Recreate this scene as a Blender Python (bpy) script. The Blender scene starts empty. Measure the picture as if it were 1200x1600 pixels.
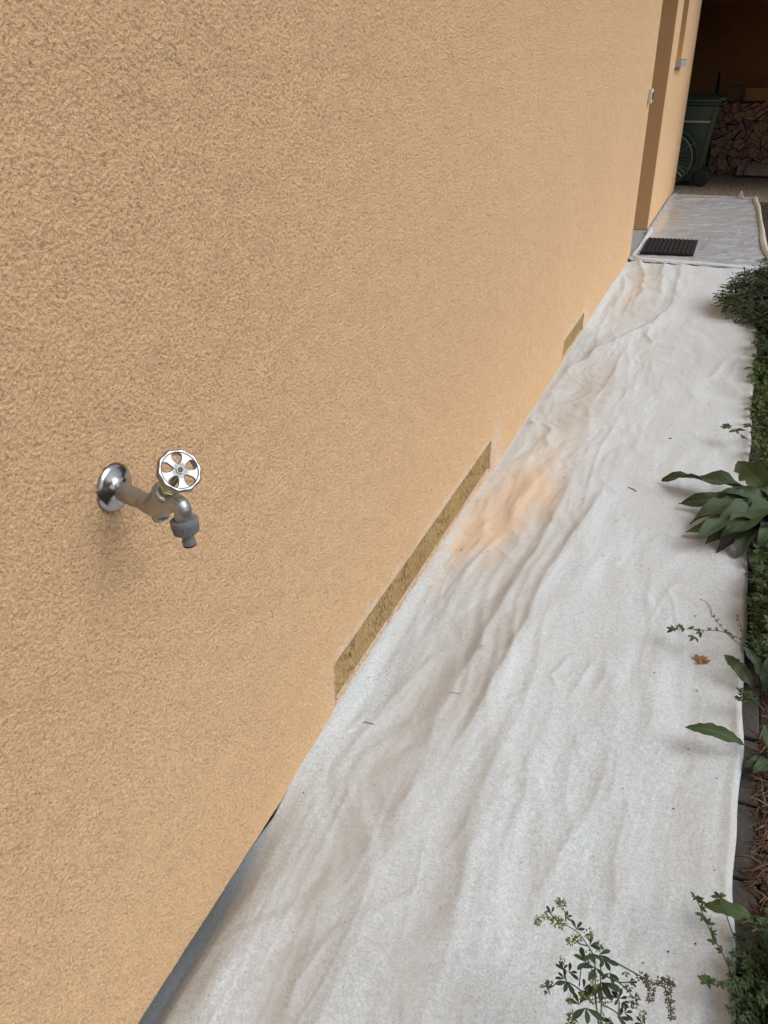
import bpy, math, random
import numpy as np
from mathutils import Vector, Matrix, Quaternion
R = math.radians
S = bpy.context.scene

# ------------------------------------------------------------------ camera
cam = bpy.data.cameras.new('camera')
cam_ob = bpy.data.objects.new('camera', cam)
S.collection.objects.link(cam_ob)
right = Vector((.92594, .37736, -.01551)); down = Vector((.17176, -.45731, -.87256)); fwd = Vector((-.33637, .80527, -.48826))
M = Matrix((right, -down, -fwd)).transposed().to_4x4()
M.translation = Vector((.738, 0, 1.5))
cam_ob.matrix_world = M
cam.sensor_fit = 'VERTICAL'; cam.sensor_height = 24.0; cam.lens = 24.0 * 1259.03 / 1600
cam.clip_start = .02; cam.clip_end = 300
S.camera = cam_ob

# ------------------------------------------------------------------ light
world = bpy.data.worlds.new('World'); S.world = world; world.use_nodes = True
wn = world.node_tree; wn.nodes.clear()
sky = wn.nodes.new('ShaderNodeTexSky'); sky.sky_type = 'NISHITA'; sky.sun_disc = False
SUN_EL, SUN_AZ = 46, 86          # azimuth counted clockwise from +y
sky.sun_elevation = R(SUN_EL); sky.sun_rotation = R(SUN_AZ); sky.dust_density = 4; sky.air_density = 1
hs = wn.nodes.new('ShaderNodeHueSaturation'); hs.inputs['Saturation'].default_value = .55
bg = wn.nodes.new('ShaderNodeBackground'); bg.inputs['Strength'].default_value = .12
wo = wn.nodes.new('ShaderNodeOutputWorld')
wn.links.new(sky.outputs[0], hs.inputs['Color']); wn.links.new(hs.outputs[0], bg.inputs[0]); wn.links.new(bg.outputs[0], wo.inputs[0])
sl = bpy.data.lights.new('sun', 'SUN'); sl.energy = 1.28; sl.angle = R(46); sl.color = (.96, .985, 1)
so = bpy.data.objects.new('sun', sl); S.collection.objects.link(so)
sd = Vector((math.sin(R(SUN_AZ)) * math.cos(R(SUN_EL)), math.cos(R(SUN_AZ)) * math.cos(R(SUN_EL)), math.sin(R(SUN_EL))))
so.rotation_euler = sd.to_track_quat('Z', 'Y').to_euler(); so.location = (3, 2, 8)
S.view_settings.view_transform = 'Standard'; S.view_settings.look = 'None'
S.view_settings.exposure = 0.0; S.view_settings.gamma = 1; S.view_settings.use_curve_mapping = False

# ------------------------------------------------------------------ helpers
rng = np.random.default_rng(7); random.seed(7)
def link(o, parent=None):
    S.collection.objects.link(o)
    if parent is not None: o.parent = parent
    return o
def meta(o, label=None, cat=None, group=None, kind=None):
    if label: o['label'] = label
    if cat: o['category'] = cat
    if group: o['group'] = group
    if kind: o['kind'] = kind
    return o
def empty(name, loc, label=None, cat=None, group=None, rot=(0, 0, 0)):
    o = bpy.data.objects.new(name, None); o.location = loc; o.rotation_euler = rot; o.empty_display_size = .05
    link(o); return meta(o, label, cat, group)
def mesh(name, V, F, mats, mi=None, smooth=False):
    me = bpy.data.meshes.new(name); me.from_pydata([tuple(v) for v in V], [], F)
    for m in (mats if isinstance(mats, (list, tuple)) else [mats]): me.materials.append(m)
    if mi is not None: me.polygons.foreach_set('material_index', mi)
    if smooth: me.polygons.foreach_set('use_smooth', [True] * len(me.polygons))
    me.update(); return me
def ob(name, me, parent=None, loc=None):
    o = bpy.data.objects.new(name, me)
    if loc is not None: o.location = loc
    return link(o, parent)
def grid_mesh(name, P, keep, mat, smooth=True, attrs=None):
    """P: (ny,nx,3) array; keep: (ny-1,nx-1) bool"""
    ny, nx = P.shape[:2]
    idx = np.arange(ny * nx).reshape(ny, nx)
    q = np.stack([idx[:-1, :-1], idx[:-1, 1:], idx[1:, 1:], idx[1:, :-1]], -1)[keep]
    me = bpy.data.meshes.new(name)
    me.vertices.add(ny * nx); me.vertices.foreach_set('co', P.astype(np.float32).ravel())
    me.loops.add(q.size); me.loops.foreach_set('vertex_index', q.astype(np.int32).ravel())
    me.polygons.add(len(q)); me.polygons.foreach_set('loop_start', np.arange(0, q.size, 4, dtype=np.int32))
    me.polygons.foreach_set('use_smooth', np.ones(len(q), bool) if smooth else np.zeros(len(q), bool))
    me.materials.append(mat); me.update(calc_edges=True)
    for k, a in (attrs or {}).items():
        at = me.attributes.new(k, 'FLOAT', 'POINT'); at.data.foreach_set('value', a.astype(np.float32).ravel())
    return me
class MB:
    def __init__(s): s.V = []; s.F = []; s.I = []
    def add(s, V, F, mi=0):
        n = len(s.V); s.V += [Vector(v) for v in V]; s.F += [tuple(i + n for i in f) for f in F]; s.I += [mi] * len(F); return s
    def box(s, a, b, mi=0, m=None):
        x0, y0, z0 = a; x1, y1, z1 = b
        V = [Vector(p) for p in ((x0,y0,z0),(x1,y0,z0),(x1,y1,z0),(x0,y1,z0),(x0,y0,z1),(x1,y0,z1),(x1,y1,z1),(x0,y1,z1))]
        if m: V = [m @ v for v in V]
        return s.add(V, [(3,2,1,0),(4,5,6,7),(0,1,5,4),(1,2,6,5),(2,3,7,6),(3,0,4,7)], mi)
    def tube(s, pts, rad, n=8, mi=0, cap=True, closed=False):
        pts = [Vector(p) for p in pts]; k = len(pts)
        if not hasattr(rad, '__len__'): rad = [rad] * k
        up = None; base = len(s.V)
        for i, p in enumerate(pts):
            if closed: t = (pts[(i + 1) % k] - pts[i - 1]).normalized()
            else: t = (pts[min(i + 1, k - 1)] - pts[max(i - 1, 0)]).normalized()
            if up is None:
                up = Vector((0, 0, 1)) if abs(t.z) < .9 else Vector((1, 0, 0))
            a = (up - t * up.dot(t)).normalized(); b = t.cross(a); up = a
            for j in range(n):
                w = 2 * math.pi * j / n; s.V.append(p + (a * math.cos(w) + b * math.sin(w)) * rad[i])
        for i in range(k if closed else k - 1):
            i2 = (i + 1) % k
            for j in range(n):
                s.F.append((base + i * n + j, base + i * n + (j + 1) % n, base + i2 * n + (j + 1) % n, base + i2 * n + j)); s.I.append(mi)
        if cap and not closed:
            s.F.append(tuple(base + j for j in reversed(range(n)))); s.F.append(tuple(base + (k - 1) * n + j for j in range(n))); s.I += [mi, mi]
        return s
    def lathe(s, o, axis, prof, n=32, mi=0, mod=None, cap=True):
        """prof: list of (along axis, radius)"""
        o = Vector(o); ax = Vector(axis).normalized(); a = ax.orthogonal().normalized(); b = ax.cross(a); base = len(s.V)
        for i, (h, r) in enumerate(prof):
            for j in range(n):
                w = 2 * math.pi * j / n; rr = r * (mod(i, w) if mod else 1)
                s.V.append(o + ax * h + (a * math.cos(w) + b * math.sin(w)) * rr)
        k = len(prof)
        for i in range(k - 1):
            for j in range(n):
                s.F.append((base + i * n + j, base + i * n + (j + 1) % n, base + (i + 1) * n + (j + 1) % n, base + (i + 1) * n + j)); s.I.append(mi)
        if cap:
            s.F.append(tuple(base + j for j in reversed(range(n)))); s.F.append(tuple(base + (k - 1) * n + j for j in range(n))); s.I += [mi, mi]
        return s
    def build(s, name, mats, parent=None, smooth=False, loc=None, bevel=0, auto=None):
        me = mesh(name, s.V, s.F, mats, s.I, smooth)
        o = ob(name, me, parent)
        if parent is not None and loc is None and parent.type == 'EMPTY':
            o.matrix_parent_inverse = Matrix.Identity(4)
            inv = Matrix.LocRotScale(parent.location, parent.rotation_euler, None).inverted()
            me.transform(inv)
        if bevel:
            b = o.modifiers.new('bevel', 'BEVEL'); b.width = bevel; b.segments = 2; b.limit_method = 'ANGLE'; b.angle_limit = R(35)
        return o

# tiling band-limited noise fields, sampled anywhere
def field(n, lo, hi, seed, aniso=1.0):
    r = np.random.default_rng(seed); w = np.fft.rfft2(r.standard_normal((n, n)))
    fy = np.fft.fftfreq(n)[:, None] * n; fx = np.fft.rfftfreq(n)[None, :] * n
    k = np.sqrt((fx) ** 2 + (fy * aniso) ** 2)
    w *= np.exp(-(k / hi) ** 2) * (1 - np.exp(-(k / lo) ** 2)); f = np.fft.irfft2(w, (n, n)); return f / f.std()
def samp(F, x, y, size):
    n = F.shape[0]; u = (x / size * n) % n; v = (y / size * n) % n
    i = np.floor(u).astype(int); j = np.floor(v).astype(int); a = u - i; b = v - j
    i %= n; j %= n; i2 = (i + 1) % n; j2 = (j + 1) % n
    return (F[j, i] * (1 - a) + F[j, i2] * a) * (1 - b) + (F[j2, i] * (1 - a) + F[j2, i2] * a) * b
def sstep(a, b, x):
    t = np.clip((x - a) / (b - a), 0, 1); return t * t * (3 - 2 * t)

# ------------------------------------------------------------------ materials
class NT:
    def __init__(s, name):
        s.m = bpy.data.materials.new(name); s.m.use_nodes = True; s.t = s.m.node_tree
        s.b = s.t.nodes['Principled BSDF']; s.tc = s.t.nodes.new('ShaderNodeTexCoord')
    def n(s, typ, **kw):
        x = s.t.nodes.new(typ)
        for k, v in kw.items():
            if k in x.inputs: x.inputs[k].default_value = v
            else: setattr(x, k, v)
        return x
    def l(s, a, b): s.t.links.new(a, b)
    def coord(s, scale=(1, 1, 1)):
        mp = s.n('ShaderNodeMapping'); mp.inputs['Scale'].default_value = scale; s.l(s.tc.outputs['Object'], mp.inputs[0]); return mp.outputs[0]
    def noise(s, scale, detail=4, rough=.55, vec=None, dist=0):
        x = s.n('ShaderNodeTexNoise', Scale=scale, Detail=detail, Roughness=rough, Distortion=dist); s.l(vec or s.tc.outputs['Object'], x.inputs['Vector']); return x.outputs['Fac']
    def vor(s, scale, vec=None, feature='F1', out='Distance'):
        x = s.n('ShaderNodeTexVoronoi', Scale=scale); x.feature = feature; s.l(vec or s.tc.outputs['Object'], x.inputs['Vector']); return x.outputs[out]
    def ramp(s, fac, stops):
        x = s.n('ShaderNodeValToRGB'); e = x.color_ramp.elements
        while len(e) < len(stops): e.new(.5)
        for el, (p, c) in zip(e, stops): el.position = p; el.color = (c if len(c) == 4 else (*c, 1)) if hasattr(c, '__len__') else (c, c, c, 1)
        s.l(fac, x.inputs[0]); return x.outputs[0]
    def mix(s, fac, a, b, mode='MIX'):
        x = s.n('ShaderNodeMix', data_type='RGBA', blend_type=mode)
        for i, v in ((0, fac), (6, a), (7, b)):
            if hasattr(v, 'is_linked'): s.l(v, x.inputs[i])
            elif i == 0: x.inputs[0].default_value = v
            else: x.inputs[i].default_value = (*v, 1)
        return x.outputs[2]
    def math(s, op, a, b=0):
        x = s.n('ShaderNodeMath', operation=op)
        for i, v in ((0, a), (1, b)):
            if hasattr(v, 'is_linked'): s.l(v, x.inputs[i])
            else: x.inputs[i].default_value = v
        return x.outputs[0]
    def attr(s, name):
        x = s.n('ShaderNodeAttribute', attribute_name=name); return x.outputs['Fac']
    def bump(s, h, dist, strength=1, prev=None):
        x = s.n('ShaderNodeBump', Strength=strength, Distance=dist); s.l(h, x.inputs['Height'])
        if prev: s.l(prev, x.inputs['Normal'])
        return x.outputs[0]
    def done(s, col=None, rough=.8, normal=None, **kw):
        if col is not None:
            if hasattr(col, 'is_linked'): s.l(col, s.b.inputs['Base Color'])
            else: s.b.inputs['Base Color'].default_value = (*col, 1)
        if hasattr(rough, 'is_linked'): s.l(rough, s.b.inputs['Roughness'])
        else: s.b.inputs['Roughness'].default_value = rough
        if normal: s.l(normal, s.b.inputs['Normal'])
        for k, v in kw.items():
            s.b.inputs[k.replace('_', ' ')].default_value = v
        return s.m
def simple(name, col, rough=.6, var=.25, scale=30, bump=0, **kw):
    t = NT(name); n = t.noise(scale, 5)
    c = t.mix(n, tuple(c * (1 - var) for c in col), tuple(min(1, c * (1 + var)) for c in col))
    return t.done(c, rough, t.bump(n, bump) if bump else None, **kw)

# render coat
t = NT('ochre_render'); big = t.noise(1.1, 5, .6); mid = t.noise(9, 4); fine = t.noise(420, 3, .7)
c = t.ramp(big, [(.3, (.85, .562, .322)), (.7, (.885, .60, .345))])
c = t.mix(t.math('MULTIPLY', mid, .12), c, (.62, .42, .23))
hgt = t.attr('height'); c = t.mix(t.math('MULTIPLY', hgt, .16), c, (.42, .26, .13))        # shade painted into the pits of the grain
c = t.mix(t.ramp(t.noise(850, 2), [(.62, 0), (.75, .5)]), c, (.74, .52, .32))
c = t.mix(t.math('MULTIPLY', t.attr('scraped'), .8), c, (.84, .68, .58))
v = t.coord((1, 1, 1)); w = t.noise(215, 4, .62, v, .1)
nb = t.bump(w, .0085, 1); nb = t.bump(fine, .0012, .6, nb)
c = t.mix(t.ramp(w, [(.34, .50), (.46, 0)]), c, (.46, .275, .12))  # hollows of the bump painted darker, standing in for occlusion
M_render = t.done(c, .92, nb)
t = NT('smooth_render'); c = t.mix(t.noise(25, 5), (.72, .43, .20), (.80, .50, .25)); M_smooth = t.done(c, .9, t.bump(t.noise(260, 4, .7), .002, .6))
t = NT('cut_plaster'); c = t.mix(t.noise(70, 4), (.66, .50, .38), (.80, .68, .56)); M_cut = t.done(c, .95, t.bump(t.noise(300, 4, .7), .003, .8))
# insulation board: brown fibre with dark torn pits
t = NT('insulation_fibre'); vf = t.coord((60, 38, 120)); fib = t.noise(1.6, 6, .7, vf, .8)
c = t.ramp(fib, [(.25, (.23, .14, .05)), (.5, (.38, .26, .11)), (.78, (.54, .40, .20))])
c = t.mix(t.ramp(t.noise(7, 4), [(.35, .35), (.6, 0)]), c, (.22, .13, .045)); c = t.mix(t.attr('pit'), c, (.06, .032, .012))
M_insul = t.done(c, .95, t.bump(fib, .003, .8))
# fleece
t = NT('white_fleece'); vf = t.coord((1, 1, 1)); f1 = t.noise(210, 5, .78); f2 = t.noise(75, 5, .72); f3 = t.noise(5, 4, .6)
c = t.ramp(f1, [(.34, (.36, .395, .415)), (.49, (.60, .665, .70)), (.64, (.74, .81, .84))])
c = t.mix(t.math('MULTIPLY', t.ramp(f2, [(.36, 1), (.58, 0)]), .50), c, (.44, .47, .50))
c = t.mix(t.math('MULTIPLY', t.ramp(f3, [(.42, 1), (.7, 0)]), .22), c, (.56, .555, .53))
dm = t.math('MULTIPLY', t.attr('dirt_shade'), t.ramp(t.noise(16, 6, .7), [(.2, .35), (.8, 1)]))
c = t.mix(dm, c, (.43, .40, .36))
om = t.math('MULTIPLY', t.attr('ochre'), t.ramp(t.noise(14, 6, .6), [(.2, .55), (.7, 1)]))
c = t.mix(om, c, (.68, .49, .32))
fibre = t.noise(700, 4, .8)
nb = t.bump(f1, .0016, .5); nb = t.bump(fibre, .0006, .5, nb)
M_fleece = t.done(c, .85, nb, Sheen_Weight=.15, Subsurface_Weight=0.0)
t = NT('plastic_sheet'); f2 = t.noise(30, 5); c = t.mix(f2, (.45, .47, .50), (.57, .59, .62))
c = t.mix(t.math('MULTIPLY', t.attr('dirt_shade'), .7), c, (.50, .42, .32))
M_plastic = t.done(c, .33, t.bump(t.noise(45, 4), .002, .4), Coat_Weight=.5)
M_fold = simple('folded_sheet_edge', (.58, .57, .47), .5, .12, 20, .002)
# masonry, ground
M_plinth = simple('plinth_coating', (.06, .06, .065), .8, .3, 60, .002)
M_conc = simple('grey_concrete', (.33, .34, .34), .85, .2, 70, .002)
M_edge = simple('edging_stone_grey', (.075, .066, .058), .9, .35, 90, .004)
t = NT('paving'); M_path = t.done(t.mix(t.noise(60, 5), (.18, .17, .155), (.28, .26, .24)), .9, t.bump(t.noise(200, 4), .003))
t = NT('exposed_gravel'); d = t.vor(75); cc = t.vor(75, None, 'F1', 'Color')
sep = t.n('ShaderNodeSeparateColor'); t.l(cc, sep.inputs[0])
c = t.ramp(sep.outputs[0], [(0, (.26, .19, .12)), (.4, (.48, .37, .25)), (.75, (.60, .49, .36)), (1, (.72, .64, .52))])
c = t.mix(t.ramp(d, [(.35, 0), (.62, .85)]), c, (.07, .052, .036))
M_gravel = t.done(c, .9, t.bump(t.ramp(d, [(0, 1), (.6, 0)]), .008))
t = NT('bed_soil'); c = t.mix(t.noise(50, 6, .7), (.022, .014, .010), (.075, .05, .035)); M_soil = t.done(c, .95, t.bump(t.noise(70, 6, .7), .01))
M_twig = simple('mulch_twig', (.115, .065, .042), .85, .45, 25)
M_twig2 = simple('dry_straw', (.22, .155, .10), .8, .3, 30)
M_dark = simple('carport_timber', (.085, .045, .022), .8, .3, 6)
M_darkwall = simple('carport_wall_brown', (.34, .14, .045), .85, .2, 8, .002)
# metal and plastics
t = NT('worn_nickel'); n1 = t.noise(260, 5); M_nickel = t.done(t.mix(n1, (.33, .34, .345), (.50, .505, .50)), t.ramp(n1, [(.2, .22), (.8, .45)]), t.bump(n1, .0006), Metallic=.85)
t = NT('chrome'); n1 = t.noise(180, 3); M_chrome = t.done((.42, .42, .43), t.ramp(n1, [(.3, .12), (.8, .26)]), Metallic=1.0)
t = NT('brushed_aluminium'); n1 = t.noise(300, 4); M_alu = t.done(t.mix(n1, (.27, .27, .28), (.42, .42, .43)), t.ramp(n1, [(.2, .24), (.8, .45)]), t.bump(n1, .0002), Metallic=1.0)
M_greyp = simple('grey_connector_plastic', (.17, .175, .18), .5, .08, 80)
M_black = simple('black_rubber', (.012, .012, .013), .55, .3, 60, .001)
M_screw = simple('dark_screw', (.08, .08, .09), .35, .2, 90, 0, Metallic=1.0)
M_bin = simple('green_bin_plastic', (.034, .058, .036), .45, .12, 14)
M_strip = simple('pale_strip', (.36, .36, .34), .5, .1, 20)
M_white = simple('white_plastic', (.74, .73, .68), .4, .05, 20)
M_brass = simple('brass_thread', (.50, .44, .30), .35, .2, 120, 0, Metallic=1.0)
M_mat = simple('black_mat_rubber', (.009, .008, .009), .9, .3, 60, .001)
M_frame = simple('bicycle_paint', (.02, .02, .024), .3, .1, 10)
M_rim = simple('bicycle_rim', (.35, .35, .35), .3, .1, 10, 0, Metallic=1.0)
t = NT('log_end'); oi = t.n('ShaderNodeObjectInfo'); rr = t.noise(55, 5)
c = t.ramp(oi.outputs['Random'], [(0, (.20, .10, .08)), (.45, (.33, .19, .15)), (.86, (.38, .22, .14)), (1, (.46, .28, .10))])
c = t.mix(t.math('MULTIPLY', rr, .5), c, (.14, .08, .055)); M_logend = t.done(c, .85, t.bump(rr, .004))
M_bark = simple('log_bark', (.11, .065, .05), .9, .4, 40, .006)
t = NT('split_wood'); sw = t.noise(7, 6, .6, t.coord((1, 9, 9)), .5); M_split = t.done(t.mix(sw, (.17, .125, .10), (.34, .27, .23)), .85, t.bump(sw, .006))
M_card = simple('cardboard', (.30, .145, .05), .85, .15, 12)
M_card2 = simple('dark_cardboard', (.12, .065, .04), .85, .15, 12)
M_sill = simple('grey_sill_paint', (.42, .41, .41), .5, .12, 30)
M_glass = simple('window_glass', (.02, .025, .03), .05, .1, 3)
M_door = simple('door_brown', (.16, .09, .05), .45, .15, 5)
def leafmat(name, a, b, vein=(.10, .14, .06), rough=.6, sc=60, trans=.12):
    t = NT(name); oi = t.n('ShaderNodeObjectInfo'); n1 = t.noise(sc, 5)
    c = t.mix(n1, a, b)
    c = t.mix(t.math('MULTIPLY', oi.outputs['Random'], .45), c, tuple(x * .55 for x in a))
    side = t.math('SINE', t.math('SUBTRACT', t.math('MULTIPLY', t.attr('along'), 52), t.math('MULTIPLY', t.attr('across'), 9))); side = t.math('MULTIPLY', t.math('POWER', t.math('MAXIMUM', side, 0), 8), t.math('GREATER_THAN', t.attr('along'), .02))
    vn = t.math('MAXIMUM', t.math('POWER', t.attr('vein'), 3), t.math('MULTIPLY', side, .35))
    c = t.mix(t.math('MULTIPLY', vn, .75), c, vein)
    c = t.mix(t.ramp(t.noise(28, 5, .7), [(.66, 0), (.72, .7)]), c, (.10, .075, .04))
    h = t.math('ADD', vn, t.math('MULTIPLY', n1, .6))
    m = t.done(c, rough, t.bump(h, .0012, .6), Specular_IOR_Level=.22); return m
M_leaf = leafmat('broad_leaf', (.036, .060, .030), (.090, .128, .066), sc=35)
M_leafg = leafmat('mid_green_leaf', (.042, .072, .026), (.085, .13, .045))
M_alf = leafmat('alfalfa_leaf', (.030, .055, .032), (.055, .085, .048), sc=90)
M_jun = leafmat('juniper_needle', (.028, .044, .018), (.085, .115, .042), sc=18)
M_cover = leafmat('ground_cover_leaf', (.045, .08, .025), (.18, .25, .07), sc=9)
M_fern = leafmat('ferny_leaf', (.04, .075, .03), (.13, .19, .075), sc=14)
M_purp = simple('wilted_leaf', (.045, .035, .035), .7, .3, 60)
M_stem = simple('green_stem', (.085, .105, .05), .6, .25, 60)
M_stemd = simple('dark_stem', (.05, .06, .04), .6, .25, 60)
M_bud = simple('yellow_green_bud', (.16, .19, .055), .7, .4, 220)
M_budd = simple('faded_bud', (.10, .095, .06), .8, .4, 220)
M_dry = simple('dry_brown_leaf', (.30, .16, .075), .8, .35, 70)
M_speck = simple('soil_crumb', (.07, .05, .035), .95, .4, 60)
M_stone = simple('pale_stone', (.42, .41, .37), .9, .2, 40, .003)

# ================================================================== GROUND
b = MB(); b.add([(-40, -40, -.16), (60, -40, -.16), (60, 80, -.16), (-40, 80, -.16)], [(0, 1, 2, 3)])
meta(b.build('ground', M_soil), kind='structure')
b = MB().box((.075, -3, -.155), (.962, 10.9, -.032)); path = meta(b.build('path', M_path), kind='structure')
b = MB().box((-4.5, 10.9, -.155), (3.4, 15.5, -.002)); meta(b.build('gravel_floor', M_gravel), kind='structure')
# garden bed: uneven soil
ys = np.linspace(-1.5, 10.88, 520); xs = np.linspace(1.035, 3.4, 110); XX, YY = np.meshgrid(xs, ys)
FB = field(256, 6, 40, 3)
ZZ = -.035 + .010 * samp(FB, XX, YY, 2.2) + .02 * sstep(1.05, 1.6, XX)
bed = ob('garden_bed', grid_mesh('garden_bed', np.stack([XX, YY, ZZ], -1), np.ones((519, 109), bool), M_soil)); meta(bed, kind='structure')
y = -1.4; k = 0
while y < 10.7:                                     # edging stones between the path and the bed
    L = .19 + .03 * random.random()
    me = MB().box((.966, y, -.15), (1.032 + random.uniform(-.003, .003), y + L, -.022 + random.uniform(-.004, .004)))
    e = me.build('edging_stone', M_edge, bevel=.006); e.parent = path
    y += L + .008

# ================================================================== HOUSE WALL
house = empty('house', (0, 4, 0), 'ochre rough-plastered house wall along the white sheet with two cut strips at its foot', 'house')
SL = [(1.415, 2.896, .038, .167), (4.38, 5.01, .024, .134)]       # two strips cut into the plaster
NI = (7.24, 8.52, 0, 2.25); WI = (9.11, 9.70, 1.47, 2.45)
H = 5.6
def axis(segs, must):
    a = []
    for s0, s1, st in segs:
        n = max(1, int(round((s1 - s0) / st))); a += list(np.linspace(s0, s1, n, endpoint=False))
    a.append(segs[-1][1]); a = np.array(a)
    for m in must:
        a[np.argmin(abs(a - m))] = m
    return a
segs = [(-2.5, .3, .2), (.3, 1.0, .0026)]; yv = 1.0
while yv < 7.24: segs.append((yv, min(7.24, yv * 1.15), .0026 * yv)); yv *= 1.15
segs += [(7.24, 8.52, .16), (8.52, 11.5, .05)]
ya = axis(segs, [1.415, 2.896, 4.38, 5.01, 7.24, 8.52, 9.11, 9.70])
za = axis([(0, 1.9, .003), (1.9, H, .1)], [.038, .167, .024, .134, 1.47, 2.25, 2.45])
YY, ZZ = np.meshgrid(ya, za)
F1 = field(1024, 80, 190, 11); F2 = field(1024, 170, 330, 12); F3 = field(512, 3, 14, 13)
wx = samp(F3, YY, ZZ, 1.3) * .004
g1 = samp(F1, YY * 1.15 + ZZ * .12 + wx, ZZ * 1.35 - YY * .10 + wx, 1.0); g2 = samp(F2, YY + wx, ZZ * 1.2, 1.0)
g = np.tanh(g1 * .9 + .45 * g2)
hh = g * .0018
scr = np.zeros_like(YY)
for (y0, y1, z0, z1) in SL:                       # smooth scraped plaster above and beside the cuts
    dz = np.maximum(0, np.maximum(z0 - ZZ, ZZ - z1)); dy = np.maximum(0, np.maximum(y0 - YY, YY - y1))
    wdt = .026 + .008 * samp(F3, YY, ZZ + 2, .9)
    band = 1 - sstep(wdt * .5, wdt * 1.3, np.hypot(dz, dy)) ; below = 1 - sstep(z1 - z0 - .02, z1 - z0, ZZ - z0) * (YY > y0 + .02)
    end = np.exp(-((YY - y1 - .09) / .10) ** 2) * (1 - sstep(.12, .24, ZZ - z0)) * sstep(y1 - .02, y1 + .02, YY)
    scr = np.maximum(scr, np.maximum(band * (1 - .85 * below) * (.75 + .25 * samp(F3, YY * .6, ZZ * 0 + 1, .8)), .8 * end))
scr = np.clip(scr * (.8 + .25 * samp(F3, YY * 2, ZZ * 2, .6)), 0, 1)
calm = 1 - .75 * scr
calm *= 1 - .45 * np.exp(-(ZZ / .06) ** 2)
line = np.exp(-((ZZ - .215 - .008 * np.sin(YY * 5)) / .0018) ** 2) * sstep(.78, .84, YY) * (1 - sstep(1.17, 1.22, YY))
hh = hh * calm - .0012 * line * (samp(F1, YY, YY * 0 + .3, .7) > -.4) + .0008 * samp(F3, YY, ZZ, 1.1)
fade = (YY > .28) & (YY < 7.15) & (ZZ < 1.92)
hh = np.where(fade, hh, 0)
hh = np.where(ZZ < .002, hh * .4, hh)
XX = hh
keep = np.ones((len(za) - 1, len(ya) - 1), bool)
yc = (ya[1:] + ya[:-1]) / 2; zc = (za[1:] + za[:-1]) / 2
for (y0, y1, z0, z1) in SL + [NI, WI]:
    keep &= ~((zc[:, None] > z0) & (zc[:, None] < z1) & (yc[None] > y0) & (yc[None] < y1))
P = np.stack([XX, YY, ZZ], -1)
# ragged edges of the two cuts
for (y0, y1, z0, z1) in SL:
    for zz, amp in ((z0, .0045), (z1, .0016)):
        r_ = np.argmin(abs(za - zz)); m = (ya > y0 + .01) & (ya < y1 - .01)
        P[r_, m, 2] += 1.5 * amp * samp(F1, ya[m] * 1.0, ya[m] * 0 + zz * 9, 1.4) * .6
        P[r_, m, 0] -= .0012
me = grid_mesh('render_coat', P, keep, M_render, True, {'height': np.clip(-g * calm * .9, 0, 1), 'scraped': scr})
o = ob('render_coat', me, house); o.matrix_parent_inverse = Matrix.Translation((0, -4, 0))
def hp(b, name, mat, **k): return b.build(name, mat, house, **k)
def reveal(y0, y1, z0, z1, d, mats, name, step=0):
    b = MB()
    b.add([(0, y0, z0), (0, y1, z0), (-d, y1, z0), (-d, y0, z0)], [(0, 1, 2, 3)])
    b.add([(0, y0, z1), (0, y1, z1), (-d, y1, z1), (-d, y0, z1)], [(3, 2, 1, 0)])
    b.add([(0, y1, z0), (0, y1, z1), (-d, y1, z1), (-d, y1, z0)], [(0, 1, 2, 3)])
    b.add([(0, y0, z0), (0, y0, z1), (-d, y0, z1), (-d, y0, z0)], [(3, 2, 1, 0)])
    return hp(b, name, mats)
FP = field(512, 16, 60, 31); FQ = field(512, 40, 160, 32)
for i, (y0, y1, z0, z1) in enumerate(SL):
    reveal(y0, y1, z0, z1, .022, M_cut, 'cut_edge')
    ny = int((y1 - y0) / (.0028 * (1 + i))); nz = 44
    Yg, Zg = np.meshgrid(np.linspace(y0, y1, ny), np.linspace(z0, z1, nz))
    # torn vertical pits in the fibre board
    a = samp(FP, Yg * 2.6 + (Zg - z0) * .9, Zg * .55, 1.0); a2 = samp(FQ, Yg * 1.9 + Zg * .6, Zg * .7, 1.0)
    clump = sstep(-.6, 1.0, samp(F3, Yg * 1.0, Zg * .3 + 5, 1.5))
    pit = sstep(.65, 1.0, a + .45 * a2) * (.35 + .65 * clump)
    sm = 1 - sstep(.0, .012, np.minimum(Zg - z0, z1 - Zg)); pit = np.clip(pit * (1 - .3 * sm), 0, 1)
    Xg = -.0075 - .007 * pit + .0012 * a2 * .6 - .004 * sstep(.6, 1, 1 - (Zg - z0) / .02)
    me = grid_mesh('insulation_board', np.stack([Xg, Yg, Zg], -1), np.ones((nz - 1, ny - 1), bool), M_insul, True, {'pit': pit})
    o = ob('insulation_board', me, house); o.matrix_parent_inverse = Matrix.Translation((0, -4, 0))
    # broken plaster crumbs left along the lower edge
    for k in range(14 if i == 0 else 4):
        yy = random.uniform(y0 + .03, y1 - .02); L = random.uniform(.012, .05); hgt_ = random.uniform(.003, .007)
        b = MB(); n = 6
        V = []
        for j in range(n + 1):
            u = yy + L * (j / n - .5); e_ = math.sin(math.pi * (j + .4) / (n + .8))
            V += [(-.008, u, z0 - .001), (.0035 + .001 * random.random(), u, z0 - .001), (.003, u, z0 + hgt_ * e_ * random.uniform(.6, 1)), (-.006, u, z0 + hgt_ * e_ * random.uniform(.5, .9))]
        Fc = []
        for j in range(n):
            for q in range(4): Fc.append((j * 4 + q, j * 4 + (q + 1) % 4, j * 4 + 4 + (q + 1) % 4, j * 4 + 4 + q))
        Fc += [(3, 2, 1, 0), tuple(n * 4 + q for q in range(4))]
        b.add(V, Fc); hp(b, 'plaster_crumb', M_cut)
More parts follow.
